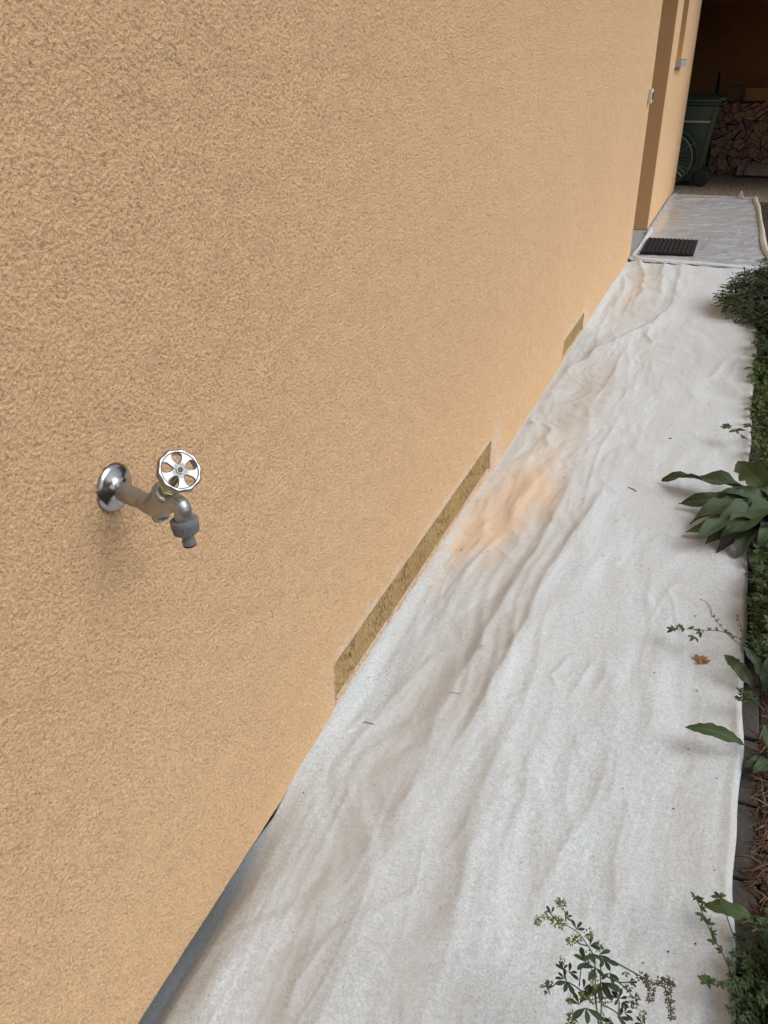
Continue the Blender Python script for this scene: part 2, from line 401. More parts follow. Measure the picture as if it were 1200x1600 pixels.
# niche with door, window, plinth, body behind
b = MB()
b.add([(0, 8.52, .03), (0, 8.52, 2.25), (-.36, 8.52, 2.25), (-.36, 8.52, .03)], [(0, 1, 2, 3)])
b.add([(0, 7.24, 0), (0, 7.24, 2.25), (-.36, 7.24, 2.25), (-.36, 7.24, 0)], [(3, 2, 1, 0)])
b.add([(0, 7.24, 2.25), (0, 8.52, 2.25), (-.36, 8.52, 2.25), (-.36, 7.24, 2.25)], [(3, 2, 1, 0)])
hp(b, 'door_niche', M_smooth)
hp(MB().box((-.5, 7.245, -.12), (.018, 8.515, .028)), 'door_step', M_conc, bevel=.004)
d = hp(MB().box((-.41, 7.25, .03), (-.355, 8.51, 2.2)), 'door', M_door, bevel=.004)
hd = MB(); hd.tube([(-.355, 7.4, 1.05), (-.30, 7.4, 1.05), (-.30, 7.52, 1.05)], .009).build('handle', M_alu); S.objects['handle'].parent = d; S.objects['handle'].matrix_parent_inverse = Matrix.Identity(4); S.objects['handle'].data.transform(Matrix.Translation((0, -4, 0)))
reveal(*WI, .2, M_smooth, 'window_reveal')
w = hp(MB().box((-.2, 9.11, 1.47), (-.19, 9.70, 2.45)), 'window', M_glass)
fr = MB()
for a_, c_ in (((-.19, 9.11, 1.47), (-.15, 9.16, 2.45)), ((-.19, 9.65, 1.47), (-.15, 9.70, 2.45)), ((-.19, 9.16, 1.47), (-.15, 9.65, 1.53)), ((-.19, 9.16, 2.39), (-.15, 9.65, 2.45))): fr.box(a_, c_)
fo = fr.build('frame', M_white); fo.data.transform(Matrix.Translation((0, -4, 0))); fo.parent = w
b = MB().box((-.16, 9.085, 1.447), (.052, 9.725, 1.462)); b.box((.046, 9.085, 1.405), (.052, 9.725, 1.447)); b.box((-.004, 9.079, 1.405), (.053, 9.085, 1.472)); b.box((-.004, 9.725, 1.405), (.053, 9.731, 1.472))
hp(b, 'window_sill', M_sill)
hp(MB().box((-.3, -2.5, -.16), (-.055, 11.45, .0)), 'plinth', M_plinth)
b = MB(); b.add([(-.003, -2.5, 0), (-.003, 7.24, 0), (-.3, 7.24, 0), (-.3, -2.5, 0)], [(0, 1, 2, 3)]); b.add([(-.003, 8.52, 0), (-.003, 11.5, 0), (-.3, 11.5, 0), (-.3, 8.52, 0)], [(0, 1, 2, 3)])
hp(b, 'insulation_underside', M_cut)
b = MB(); b.add([(0, 11.5, 0), (0, 11.5, H), (-.3, 11.5, H), (-.3, 11.5, 0)], [(0, 1, 2, 3)]); hp(b, 'end_wall', M_smooth); b = MB(); b.add([(0, -2.5, 0), (0, -2.5, H), (-6, -2.5, H), (-6, -2.5, 0)], [(3, 2, 1, 0)])
hp(b, 'end_wall', M_smooth); b = MB()
b.add([(-.3, 11.5, 0), (-.3, 11.5, H), (-.3, 8.6, H), (-.3, 8.6, 0)], [(0, 1, 2, 3)])
hp(b, 'inner_wall', M_smooth)
hp(MB().box((-6, -2.9, H + .01), (.75, 16, H + .2)), 'roof', M_dark)
hp(MB().box((.003, -2.9, 2.95), (.62, 11.35, 3.05)), 'added_shade_board', M_dark)  # unseen board added low overhead to darken the top of the wall

# ================================================================== CARPORT at the end of the passage
cp = empty('carport', (1, 14, 0), 'dark roofed carport at the end of the passage with brown walls', 'carport')
MB().box((-4.4, 14.3, -.1), (3.3, 14.5, 3.2)).build('back_wall', M_darkwall, cp)
MB().box((3.1, 11.6, -.1), (3.3, 14.3, 3.2)).build('side_wall', M_darkwall, cp)
MB().box((-4.4, 8.6, -.1), (-4.2, 14.3, 3.2)).build('side_wall', M_darkwall, cp)
MB().box((-4.3, 11.56, 2.45), (3.2, 14.4, 2.55)).build('ceiling', M_dark, cp)
MB().box((.01, 11.50, 2.12), (3.3, 11.62, 2.7)).build('lintel_board', M_dark, cp)
MB().box((-4.2, 11.5, 2.12), (-.31, 11.62, 2.7)).build('lintel_board', M_dark, cp)
MB().box((.01, 11.4, 2.7), (3.4, 16, 2.8)).build('roof', M_dark, cp)
MB().box((.01, 11.62, 2.8), (3.3, 14.4, 5.4)).build('upper_wall', M_smooth, cp)

# ================================================================== SHEETS
def seg_fold(X, Y, pts, amp, wl, wr, pw=1.45):
    """height along a polyline crease; wl / wr = width on its left (-x) / right side; pts = (x, y[, scale])"""
    best = np.full(X.shape, 1e9); side = np.zeros(X.shape); sc = np.zeros(X.shape)
    for (a, c) in zip(pts[:-1], pts[1:]):
        ax, ay = a[:2]; cx, cy = c[:2]; dx, dy = cx - ax, cy - ay; L2 = dx * dx + dy * dy
        t_ = np.clip(((X - ax) * dx + (Y - ay) * dy) / L2, 0, 1)
        px = X - ax - t_ * dx; py = Y - ay - t_ * dy; d_ = np.hypot(px, py)
        s_ = np.sign(dx * (Y - ay) - dy * (X - ax))        # >0 : left of a->c
        up = d_ < best; best = np.where(up, d_, best); side = np.where(up, s_, side)
        sa = a[2] if len(a) > 2 else 1; sb = c[2] if len(c) > 2 else 1
        sc = np.where(up, sa + (sb - sa) * t_, sc)
    w_ = np.where(side < 0, wr, wl)
    w_ = np.where(best < 1e-9, wr, w_)
    return amp * sc * np.exp(-(best / w_) ** pw)
def sheet_axis(y0, y1, a, c):
    out = [y0]
    while out[-1] < y1: out.append(out[-1] + a + c * out[-1])
    out[-1] = y1; return np.array(out)
ys = sheet_axis(-.35, 7.26, .0042, .0014); un = np.linspace(0, 1, 250)
U, Y = np.meshgrid(un, ys)
redge = np.interp(ys, [-.4, .7, .971, 1.238, 1.45, 1.65, 1.844, 2.378, 2.71, 3.567, 4.4, 4.863, 5.385, 5.834, 6.6, 7.3], [.99, .992, .991, .981, .979, .987, .987, .990, .988, .985, .992, 1.007, 1.012, .988, 1.0, 1.05])
redge = redge + .003 * np.sin(ys * 9) + .002 * np.sin(ys * 23 + 1)
ledge = np.interp(ys, [-.4, .86, .97, 1.07, 1.13, 1.22, 3.9, 4.3, 5.5, 6.6, 7.3], [-.054, -.054, -.020, .0015, .0010, -.012, -.008, -.006, -.008, -.01, -.012])
X = ledge[:, None] + (redge - ledge)[:, None] * U
G1 = field(512, 5, 22, 41); G2 = field(512, 14, 60, 42); G3 = field(512, 40, 120, 43); G4 = field(256, 2, 7, 44)
wxx = X + .03 * samp(G4, X, Y, 3.0); wyy = Y + .06 * samp(G4, Y, X + 3, 3.0)
leftness = 1 - sstep(.35, .62, X)
z = .0024 * samp(G1, wxx * .8, wyy * .28, 2.6)                              # slow billows, stretched along the passage
z += .0007 * samp(G2, wxx * .9, wyy * .25, 2.4) * (.5 + .7 * leftness)
ridg = lambda F, x_, y_, s_: np.abs(samp(F, x_, y_, s_))
wl_ = X + .012 * samp(G4, X * .6, Y * .5, 2.5)
z -= (.0007 + .0022 * leftness) * (np.minimum(ridg(G1, wl_ * .85, Y * .085 + X * .05, 2.3), 1.2) - .6)       # long taut creases, sharp at the fold
z -= (.0006 + .0007 * leftness) * (np.minimum(ridg(G1, wl_ * 1.7 + 5, Y * .22 - X * .2, 2.3), 1.1) - .5)
sw_ = samp(G2, wxx * .8 + .06 * samp(G1, X, Y, 1.4), wyy * .55 + .05 * samp(G1, Y, X, 1.1), 1.5)
z += .0016 * np.maximum(0, 1 - np.abs(sw_) * 2.0) ** 1.6 * (1 - .7 * leftness) * sstep(.1, 1.3, samp(G4, X + 1, Y * .6, 3.))   # little meandering creases
z += .00022 * samp(G3, X, Y * .8, 1.0)
folds = [
 # long shallow ridges running down the passage (crest, amp, width left, width right)
 ([(.33, 3.2, .3), (.325, 2.6, 1), (.285, 1.95, 1.15), (.276, 1.70, 1.3), (.268, 1.53, .9), (.262, 1.35, .1)], .017, .026, .11),
 ([(.27, 1.65, .1), (.27, 1.25, .9), (.28, .95, 1), (.32, .68, 1), (.36, .3, 1)], .010, .06, .13),
 ([(.46, 2.95, .2), (.445, 2.7, 1), (.385, 2.26, 1), (.368, 1.89, 1), (.352, 1.54, .9), (.325, 1.41, .2)], .014, .018, .06),
 ([(.425, 3.2, .2), (.462, 2.46, .7), (.47, 1.93, .7), (.455, 1.55, 1), (.458, 1.19, 1.1), (.468, .98, 1.1), (.48, .76, 1), (.5, .4, 1)], .0075, .04, .08),
 ([(.53, 1.7, .2), (.515, 1.4, 1), (.52, 1.1, .9), (.53, .85, .2)], .0045, .012, .04),
 ([(.69, 1.75, .2), (.69, 1.42, 1), (.63, 1.2, .8), (.60, 1.08, .2)], .0055, .016, .05),
 ([(.15, 1.35, .2), (.15, 1.15, 1), (.15, .95, 1), (.16, .7, 1), (.17, .3, 1)], .006, .05, .05),
 ([(.20, 1.85, .2), (.165, 1.65, 1), (.15, 1.5, .6), (.1, 1.42, .2)], .007, .03, .03),
 # lumps where ochre plaster dust has gathered
 ([(.20, 2.98, .5), (.165, 2.70, 1), (.195, 2.52, .9), (.25, 2.40, .4)], .009, .030, .026),
 ([(.06, 2.66, .4), (.105, 2.44, 1), (.095, 2.28, .3)], .007, .024, .022),
 ([(.05, 3.50, .4), (.10, 3.48, 1), (.14, 3.40, 1), (.17, 3.27, .5)], .016, .02, .02),
 ([(.01, 3.62, .6), (.03, 3.50, 1), (.08, 3.44, .4)], .014, .03, .015),
 ([(.20, 3.9, .3), (.27, 3.72, 1), (.30, 3.55, .8), (.33, 3.3, .2)], .010, .03, .03),
 # far half
 ([(.43, 7.1, .8), (.455, 6.4, 1), (.47, 5.83, 1), (.40, 5.32, 1), (.17, 4.75, 1), (.08, 4.3, .9), (.04, 3.9, .2)], .017, .03, .07),
 ([(.10, 7.1, 1), (.20, 6.6, 1), (.235, 6.1, .8), (.21, 5.6, .2)], .022, .03, .035),
 ([(.30, 7.05, 1), (.345, 6.4, 1), (.36, 5.8, .3)], .016, .03, .03),
 ([(.04, 6.6, .5), (.10, 6.2, 1), (.11, 5.8, .9), (.13, 5.4, .2)], .013, .03, .03),
 ([(.36, 5.25, .3), (.385, 5.06, 1), (.43, 4.94, .9), (.46, 4.93, .2)], .014, .022, .02),
 ([(.72, 4.35, .2), (.78, 4.45, 1), (.85, 4.75, .8), (.88, 4.9, .2)], .008, .02, .02),
 ([(.55, 4.5, .2), (.56, 4.2, 1), (.58, 4.0, .3)], .006, .02, .03),
 ([(.86, 4.35, .2), (.90, 4.6, 1), (.93, 4.95, .3)], .007, .02, .02),
 ([(.28, 4.6, .2), (.30, 4.3, 1), (.28, 4.0, .7), (.26, 3.8, .2)], .009, .02, .04),
 ([(.44, 6.9, .2), (.70, 6.95, .8), (.9, 6.9, .3)], .006, .03, .03),
 ([(.80, 2.42, .2), (.76, 2.30, 1), (.79, 2.16, .9), (.85, 2.10, .2)], .0045, .012, .014),
 ([(.70, 2.42, .2), (.70, 2.22, 1), (.73, 2.05, .2)], .004, .012, .014),
 ([(.55, 1.90, .2), (.52, 1.82, 1), (.50, 1.74, 1), (.53, 1.70, .3)], .0045, .010, .010),
 ([(.60, 1.88, .2), (.575, 1.78, 1), (.565, 1.68, .3)], .0035, .009, .010),
 ([(.62, 1.95, .2), (.63, 1.80, 1), (.60, 1.70, .3)], .003, .009, .012),
 ([(.27, 1.78, .3), (.295, 1.755, 1), (.345, 1.76, .3)], .010, .012, .012),
]
jx = .004 * samp(G1, X * .5, Y * .5, 2.4); jy = .02 * samp(G1, Y * .5, X * .5, 2.4)
for pts, amp, wl, wr in folds:
    # widths are given looking down the list (+y to -y): swap so that wl is the wall side
    down_ = pts[0][1] > pts[-1][1]
    z += seg_fold(X + jx, Y + jy, pts, amp, wr if down_ else wl, wl if down_ else wr)
# many small random creases
rc = random.Random(99)
for q in range(150):
    yc_ = .5 + 6.4 * rc.random() ** 1.3; xc_ = rc.uniform(.05, .95); n_ = rc.randint(3, 5); L_ = rc.uniform(.06, .30) * (1 + .12 * yc_); a_ = rc.gauss(0, .25) if rc.random() < .65 else rc.uniform(-1.5, 1.5); px_, py_ = xc_, yc_; pt = []
    for k_ in range(n_):
        pt.append((px_, py_, .2 if k_ in (0, n_ - 1) else 1)); px_ += math.sin(a_) * L_ / n_; py_ += math.cos(a_) * L_ / n_; a_ += rc.gauss(0, .35)
    w_ = rc.uniform(.006, .018); x0_, x1_ = min(p[0] for p in pt) - .05, max(p[0] for p in pt) + .05; y0_, y1_ = min(p[1] for p in pt) - .05, max(p[1] for p in pt) + .05
    i0, i1 = np.searchsorted(ys, [y0_, y1_]); j0, j1 = int(max(0, x0_ * 249)), int(min(250, x1_ * 249 + 4))
    if i1 - i0 > 2 and j1 - j0 > 2: z[i0:i1, j0:j1] += seg_fold(X[i0:i1, j0:j1], Y[i0:i1, j0:j1], pt, rc.uniform(.002, .005) * (1 if w_ > .01 else .7), w_, w_ * rc.uniform(1, 3), 1.0)
z += .012                                                            # lies on top of the paving
zw = np.interp(ys, [-.4, .9, 1.15, 1.42, 1.75, 2.35, 2.8, 3.0, 4.4, 5.0, 5.75, 6.6, 7.3], [.0, .0, .006, .028, .035, .028, .020, .004, .008, .014, .026, .02, .004])[:, None]
ww = 1 - sstep(0.0, .055, X); z = z * (1 - ww) + (zw + .0012 * samp(G1, X * .3, Y * .5, 2.)) * ww             # how the fleece meets the wall foot
gap = (1 - sstep(.82, 1.20, Y)); z -= gap * .14 * (1 - sstep(-.17, .105 + .03 * (1 - Y), X)) 
z += .006 * sstep(.96, 1.0, U) - .010 * sstep(.985, 1.0, U)
z = np.maximum(z, np.where(X > .09, -.022, -.15))
# soiling together with painted shade in the fold troughs, ochre dust from the cut plaster
def blob(cx, cy, rx, ry, rot=0, p=2):
    a = math.cos(rot); s_ = math.sin(rot); dx = X - cx + .012 * samp(G1, X, Y, 1.2); dy = Y - cy + .04 * samp(G1, Y, X, 1.3)
    return np.exp(-(((dx * a + dy * s_) / rx) ** 2 + ((-dx * s_ + dy * a) / ry) ** 2) ** (p / 2))
dirt_shade = .95 * seg_fold(X, Y, [(.19, 2.6, .3), (.22, 1.95, .7), (.205, 1.6, .9), (.18, 1.25, 1), (.19, .9, 1), (.22, .6, .9), (.24, .2, .7)], 1, .085, .05)
dirt_shade += .75 * seg_fold(X, Y, [(.41, 2.8, .5), (.345, 2.26, .8), (.33, 1.9, 1), (.315, 1.55, .9), (.30, 1.38, .3)], 1, .030, .03)
dirt_shade += .5 * seg_fold(X, Y, [(.42, 1.55, .4), (.42, 1.2, .9), (.43, .98, 1), (.44, .6, .9)], 1, .03, .03)
dirt_shade += .6 * blob(.17, 3.6, .13, .45) + .75 * blob(.22, 4.1, .10, .4) + .6 * blob(.12, 4.6, .1, .3) + .55 * blob(.25, 5.7, .10, .5) + .5 * blob(.07, 2.0, .06, .3) + .7 * blob(.23, 6.7, .12, .4)
dirt_shade += .55 * seg_fold(X, Y, [(.955, 4.4, .8), (.965, 3.9, 1), (.968, 3.4, 1), (.972, 2.9, .7), (.975, 2.3, .6), (.975, 1.6, .8), (.972, 1.2, .9), (.975, .8, .5), (.98, .3, .4)], 1, .03, .02)
dirt_shade += .25 * blob(.62, 5.0, .25, .8) + .18 * sstep(-.3, 1.5, samp(G4, X, Y * .5, 2.))
ochre = .85 * blob(.11, 2.42, .06, .15) + .8 * blob(.15, 2.80, .075, .20) + .75 * blob(.245, 2.83, .07, .18, .3) + .6 * blob(.05, 2.50, .045, .38) + .5 * blob(.16, 2.6, .05, .2) + .35 * blob(.2, 3.2, .1, .3) + .45 * blob(.14, 2.62, .14, .42) + .3 * blob(.085, 2.36, .05, .10)
ochre += .33 * blob(.22, 6.3, .05, .5) + .25 * blob(.16, 5.9, .06, .5) + .15 * blob(.25, 3.9, .08, .4)
me = grid_mesh('fleece_sheet', np.stack([X, Y, z], -1), np.ones((len(ys) - 1, len(un) - 1), bool), M_fleece, True, {'dirt_shade': np.clip(dirt_shade, 0, 1), 'ochre': np.clip(ochre, 0, 1)})
fs = ob('fleece_sheet', me); fs.location = (0, 0, 0)
meta(fs, 'long white fleece sheet, creased and stained ochre near the wall, covering the path in front', 'dust sheet')
so_ = fs.modifiers.new('thickness', 'SOLIDIFY'); so_.thickness = .0015; so_.offset = -1
def sheet_z(x, y_):
    i = min(len(ys) - 1, max(0, int(np.searchsorted(ys, y_)))); j = min(249, max(0, int((x - ledge[i]) / (redge[i] - ledge[i]) * 249))); return float(z[i, j])

# second, shinier sheet
root2 = empty('plastic_sheet', (.5, 9, 0), 'grey-white shiny sheet lying beyond the fleece, with a black mat on it', 'dust sheet')
ys2 = sheet_axis(7.12, 11.08, .006, .0012); un2 = np.linspace(0, 1, 170); U2, Y2 = np.meshgrid(un2, ys2)
l2 = np.interp(ys2, [7.1, 7.3, 8.33, 8.6, 10.8, 11.1], [-.005, .012, .030, .012, .012, .06]); r2 = np.interp(ys2, [7.1, 7.4, 7.76, 9, 10.2, 11.1], [1.15, 1.13, 1.09, 1.05, 1.02, .985])
X2 = l2[:, None] + (r2 - l2)[:, None] * U2
z2 = .020 + .003 * samp(G1, X2 * .5 + .05 * samp(G4, X2, Y2, 2.), Y2 * .6, 2.1) + .0010 * samp(G2, X2 * .35, Y2 * .8 + X2 * .2, 2.4)
z2 += .004 * np.maximum(0, 1 - 1.5 * np.abs(samp(G2, X2 * .22, Y2 * .7 + .1 * X2, 2.8))) ** 2 * sstep(.35, .75, X2)
for pts, amp, w1, w2 in [([(.45, 8.3, .3), (.62, 8.05, 1), (.75, 7.95, .5)], .014, .02, .05), ([(.62, 7.5, .3), (.8, 7.7, 1), (1.0, 7.85, .5)], .013, .03, .05), ([(.75, 7.35, .3), (.95, 7.45, 1), (1.1, 7.4, .5)], .015, .03, .04), ([(.1, 10.6, .5), (.35, 10.75, 1), (.6, 10.8, .4)], .02, .06, .04), ([(.12, 9.6, .3), (.14, 9.0, 1), (.13, 8.5, .5)], .012, .03, .04)]:
    z2 += seg_fold(X2, Y2, pts, amp, w1, w2)
z2 += .012 * (1 - sstep(0, .03, U2)) + .010 * sstep(10.95, 11.0, Y2) * (1 - sstep(11.03, 11.08, Y2))
z2 = np.maximum(z2, .004)
dirt2 = np.exp(-(((X2 - .15) / .1) ** 2 + ((Y2 - 9.6) / .9) ** 2)) * .8 + np.exp(-(((X2 - .3) / .3) ** 2 + ((Y2 - 8.4) / .3) ** 2)) * .35
me = grid_mesh('sheet', np.stack([X2 - .5, Y2 - 9, z2], -1), np.ones((len(ys2) - 1, 169), bool), M_plastic, True, {'dirt_shade': dirt2})
s2 = ob('sheet', me, root2)
# rolled lip where the second sheet laps over the fleece
b = MB(); pts = [(-.012, 7.335, .022), (.03, 7.30, .030), (.09, 7.215, .034), (.2, 7.20, .034), (.4, 7.195, .032), (.6, 7.185, .035), (.8, 7.16, .031), (1.0, 7.155, .033), (1.16, 7.13, .028)]
n = 14; V = []
for i, p in enumerate(pts):
    for j in range(n):
        w_ = 2 * math.pi * j / n; V.append((p[0] + .004 * math.sin(i * 3 + j), p[1] + (.042 + .010 * math.sin(i * 2.1)) * math.cos(w_), p[2] - .014 + .016 * math.sin(w_) * (1 + .15 * math.sin(i * 1.7))))
Fq = [(i * n + j, i * n + (j + 1) % n, (i + 1) * n + (j + 1) % n, (i + 1) * n + j) for i in range(len(pts) - 1) for j in range(n)] + [tuple(range(n)), tuple((len(pts) - 1) * n + j for j in reversed(range(n)))]
b.add(V, Fq); lip = b.build('rolled_edge', M_fleece, root2, smooth=True); sm_ = lip.modifiers.new('smooth', 'SUBSURF'); sm_.levels = 2; sm_.render_levels = 2
# crumpled left border against the wall, pale folded border on the right
b = MB(); b.tube([(.012, 7.32, .02), (.03, 7.6, .028), (.028, 7.95, .024), (.035, 8.30, .034), (.040, 8.40, .05)], [.018, .015, .014, .02, .03], 10); b.build('crumpled_edge', M_fleece, root2, smooth=True)
b = MB(); V = []; ny = 60
for i in range(ny + 1):
    y_ = 7.35 + (10.95 - 7.35) * i / ny; xe = float(np.interp(y_, [7.1, 7.4, 7.76, 9, 10.2, 11.1], [1.15, 1.13, 1.09, 1.05, 1.02, .985])) - .02 + .004 * math.sin(i * .31)
    wv = .030 + .008 * math.sin(i * .13)
    V += [(xe - wv, y_, .028 + .002 * math.sin(i * .5)), (xe - wv * .4, y_, .050 + .004 * math.sin(i * .23)), (xe + .012, y_, .042 + .003 * math.sin(i * .4)), (xe + .02, y_, .004)]
b.add(V, [(i * 4 + q, i * 4 + q + 1, i * 4 + 5 + q, i * 4 + 4 + q) for i in range(ny) for q in range(3)]); b.build('folded_edge', M_fold, root2, smooth=True)

# black ribbed mat
mat = empty('door_mat', (.28, 7.74, .03), 'black ribbed rubber mat lying on the shiny sheet in front of the niche', 'mat', rot=(0, 0, 0))
c4 = [Vector((.066, 7.385, 0)), Vector((.497, 7.42, 0)), Vector((.494, 8.09, 0)), Vector((.062, 8.07, 0))]
mo = MB()
def bil(u, v_, zz):
    p = c4[0] * (1 - u) * (1 - v_) + c4[1] * u * (1 - v_) + c4[2] * u * v_ + c4[3] * (1 - u) * v_; return (p.x, p.y, zz + .003 * math.sin(u * 5) * math.sin(v_ * 3))
nb_ = 12
def slab(u0, u1, v0, v1, z0, z1, mb):
    k = 6; V = []
    for i in range(k + 1):
        vv = v0 + (v1 - v0) * i / k; V += [bil(u0, vv, z0), bil(u1, vv, z0), bil(u1, vv, z1), bil(u0, vv, z1)]
    mb.add(V, [(i * 4 + q, i * 4 + (q + 1) % 4, i * 4 + 4 + (q + 1) % 4, i * 4 + 4 + q) for i in range(k) for q in range(4)] + [(3, 2, 1, 0), (k * 4, k * 4 + 1, k * 4 + 2, k * 4 + 3)])
slab(0, 1, 0, 1, .028, .038, mo); mo.build('base', M_mat, mat)
for i in range(nb_):
    rb = MB(); slab((i + .18) / nb_, (i + .82) / nb_, .02, .98, .038, .046, rb); rb.build('rib', M_mat, mat)

# ================================================================== TAP
tap = empty('garden_tap', (0.0038, 0.7824, 0.9845), 'worn metal garden tap with round handwheel sticking out of the ochre wall', 'tap')
A = Vector((0, .783, .9845)); B1 = Vector((0.0629, 0.7736, 0.9758)); ax = (B1 - A).normalized()
b = MB(); b.lathe((-.003, .783, .9845), (1, 0, 0), [(.0, .0350), (.0045, .0356), (.007, .0350), (.0085, .0325), (.0092, .0320), (.0102, .0295), (.0125, .0225), (.0165, .0165), (.0185, .0150)], 48); b.build('wall_rosette', M_chrome, tap, smooth=True)
body = MB()
P0 = A + ax * .014
body.lathe(P0, ax, [(-.010, .0125), (.003, .0128), (.004, .0138), (.030, .0140), (.036, .0125), (.046, .0122), (.054, .0150)], 32)
C0 = Vector((0.0747, 0.7718, 0.9749)); sp = [C0 - ax * .02, C0, Vector((0.0906, 0.7694, 0.9783)), Vector((0.1051, 0.7672, 0.9871)), Vector((0.1163, 0.7656, 0.9915)), Vector((0.1251, 0.7642, 0.9905)), Vector((0.1294, 0.7636, 0.9829)), Vector((0.1285, 0.7637, 0.9719)), Vector((0.127, 0.764, 0.9636))]
def smooth_pts(p, it=2):
    for _ in range(it):
        q = [p[0]]
        for a_, c_ in zip(p[:-1], p[1:]): q += [a_.lerp(c_, .25), a_.lerp(c_, .75)]
        p = q + [p[-1]]
    return p
spp = smooth_pts(sp); rad = [float(np.interp(i / (len(spp) - 1), [0, .15, .3, .5, .7, 1], [.0125, .0155, .0150, .0128, .0122, .0120])) for i in range(len(spp))]
body.tube(spp, rad, 20)
SX = Vector((0.1335, 0.763, 1.042)); s0 = Vector((0.076, 0.7716, 0.9813)); sa = (SX - s0).normalized()
SL_ = (SX - C0).length; kb = SL_ * .40
body.lathe(C0 - sa * .002, sa, [(0, .0150), (kb * .6, .0154), (kb, .0158)], 28)
body.lathe(C0 + Vector((.006, 0, -.004)), Vector((.35, -.05, -1)), [(0, .012), (.012, .0125), (.016, .011), (.018, .008)], 24)
tb = body.build('tap_body', M_nickel, tap, smooth=True); m_ = tb.modifiers.new('weld', 'REMESH'); m_.mode = 'VOXEL'; m_.voxel_size = .0011; m_.use_smooth_shade = True
sm_ = tb.modifiers.new('s', 'SMOOTH'); sm_.iterations = 5; sm_.factor = .5
b = MB(); b.lathe(C0 + sa * (kb - .003), sa, [(0, .0160), (.001, .0172), (.0032, .0172), (.004, .0154), (.0052, .0154), (.0058, .0166), (.0075, .0164), (.0085, .0125)], 40); b.build('collar', M_nickel, tap, smooth=True)
b = MB(); b.lathe(C0 + sa * (kb + .005), sa, [(0, .0115), (.009, .0115), (.0095, .009), (.012, .009)], 6); b.build('gland_nut', M_brass, tap, bevel=.0008)
b = MB(); b.lathe(C0 + sa * (kb + .012), sa, [(0, .0065), (.008, .0065), (.009, .0048), (SL_ - kb - .010, .0048)], 20); b.build('spindle', M_brass, tap, smooth=True)
# handwheel: scalloped rim, five spokes, hub
wc = SX; wax = (sa + Vector((.18, -.32, .02))).normalized()
ua = wax.orthogonal().normalized(); ub = wax.cross(ua)
RO = .0288
def wp(r, w_, h): return wc + (ua * math.cos(w_) + ub * math.sin(w_)) * r + wax * h
hw = MB(); n = 100; V = []; prof = [(-.0105, .93), (-.006, .985), (.0, 1.02), (.0028, .99), (.0042, .94), (.0040, .86), (.0022, .82), (-.0095, .84)]
for i in range(n):
    w_ = 2 * math.pi * i / n; sc_ = 1 + .028 * math.cos(10 * w_)
    for h_, f_ in prof: V.append(wp(RO * f_ * (sc_ if f_ > .9 else 1), w_, h_ - .0005))
k = len(prof); hw.add(V, [(i * k + q, i * k + (q + 1) % k, ((i + 1) % n) * k + (q + 1) % k, ((i + 1) % n) * k + q) for i in range(n) for q in range(k)])
# web with five teardrop holes
nr, na = 9, 200
def hole(r, w_):
    best = 9
    for q in range(5):
        d_ = (w_ - 2 * math.pi * q / 5 - .3 + math.pi) % (2 * math.pi) - math.pi
        xx = r * math.cos(d_) - .0168; yy = r * math.sin(d_); wd = .0062 + .0022 * np.clip(xx / .007, -1, 1)
        best = min(best, (xx / .0073) ** 2 + (yy / wd) ** 2)
    return best < 1
rs = np.linspace(0.0015, RO * .83, 30); V = []; Fw = []
def dome(r): return .0040 + .0018 * math.cos(min(1, r / .012) * math.pi) * .5 - .0012 * math.exp(-((r - .017) / .006) ** 2)
for r_ in rs:
    for j in range(na): V.append(wp(r_, 2 * math.pi * j / na, dome(r_)))
N1 = len(V)
for r_ in rs:
    for j in range(na): V.append(wp(r_, 2 * math.pi * j / na, dome(r_) - .0042))
for i in range(len(rs) - 1):
    for j in range(na):
        if hole((rs[i] + rs[i + 1]) / 2, 2 * math.pi * (j + .5) / na): continue
        j2 = (j + 1) % na; Fw.append((i * na + j, (i + 1) * na + j, (i + 1) * na + j2, i * na + j2)); Fw.append((N1 + i * na + j2, N1 + (i + 1) * na + j2, N1 + (i + 1) * na + j, N1 + i * na + j))
from collections import Counter
ed = Counter()
for f_ in Fw:
    if f_[0] < N1:
        for a_, c_ in zip(f_, f_[1:] + f_[:1]): ed[(a_, c_)] += 1
for (a_, c_) in list(ed):
    if (c_, a_) not in ed: Fw.append((c_, a_, a_ + N1, c_ + N1))
hw.add(V, Fw)
hwo = hw.build('handwheel', M_alu, tap, smooth=True)
rm = hwo.modifiers.new('weld', 'REMESH'); rm.mode = 'VOXEL'; rm.voxel_size = .00062; rm.use_smooth_shade = True
sm_ = hwo.modifiers.new('s', 'SMOOTH'); sm_.iterations = 3; sm_.factor = .5
b = MB(); b.lathe(wc + wax * .0042, wax, [(0, .0058), (.0012, .0058), (.0018, .0050)], 24); b.build('washer', M_alu, tap)
b = MB(); b.lathe(wc + wax * .0055, wax, [(0, .0042), (.0012, .0042), (.0020, .0034)], 20)
for q in range(2): b.box((-.0030, -.0006, .0020), (.0030, .0006, .0026), 1, Matrix.Translation(wc + wax * .0055) @ wax.to_track_quat('Z', 'Y').to_matrix().to_4x4() @ Matrix.Rotation(q * math.pi / 2, 4, 'Z'))
b.build('screw', [M_screw, M_black], tap)
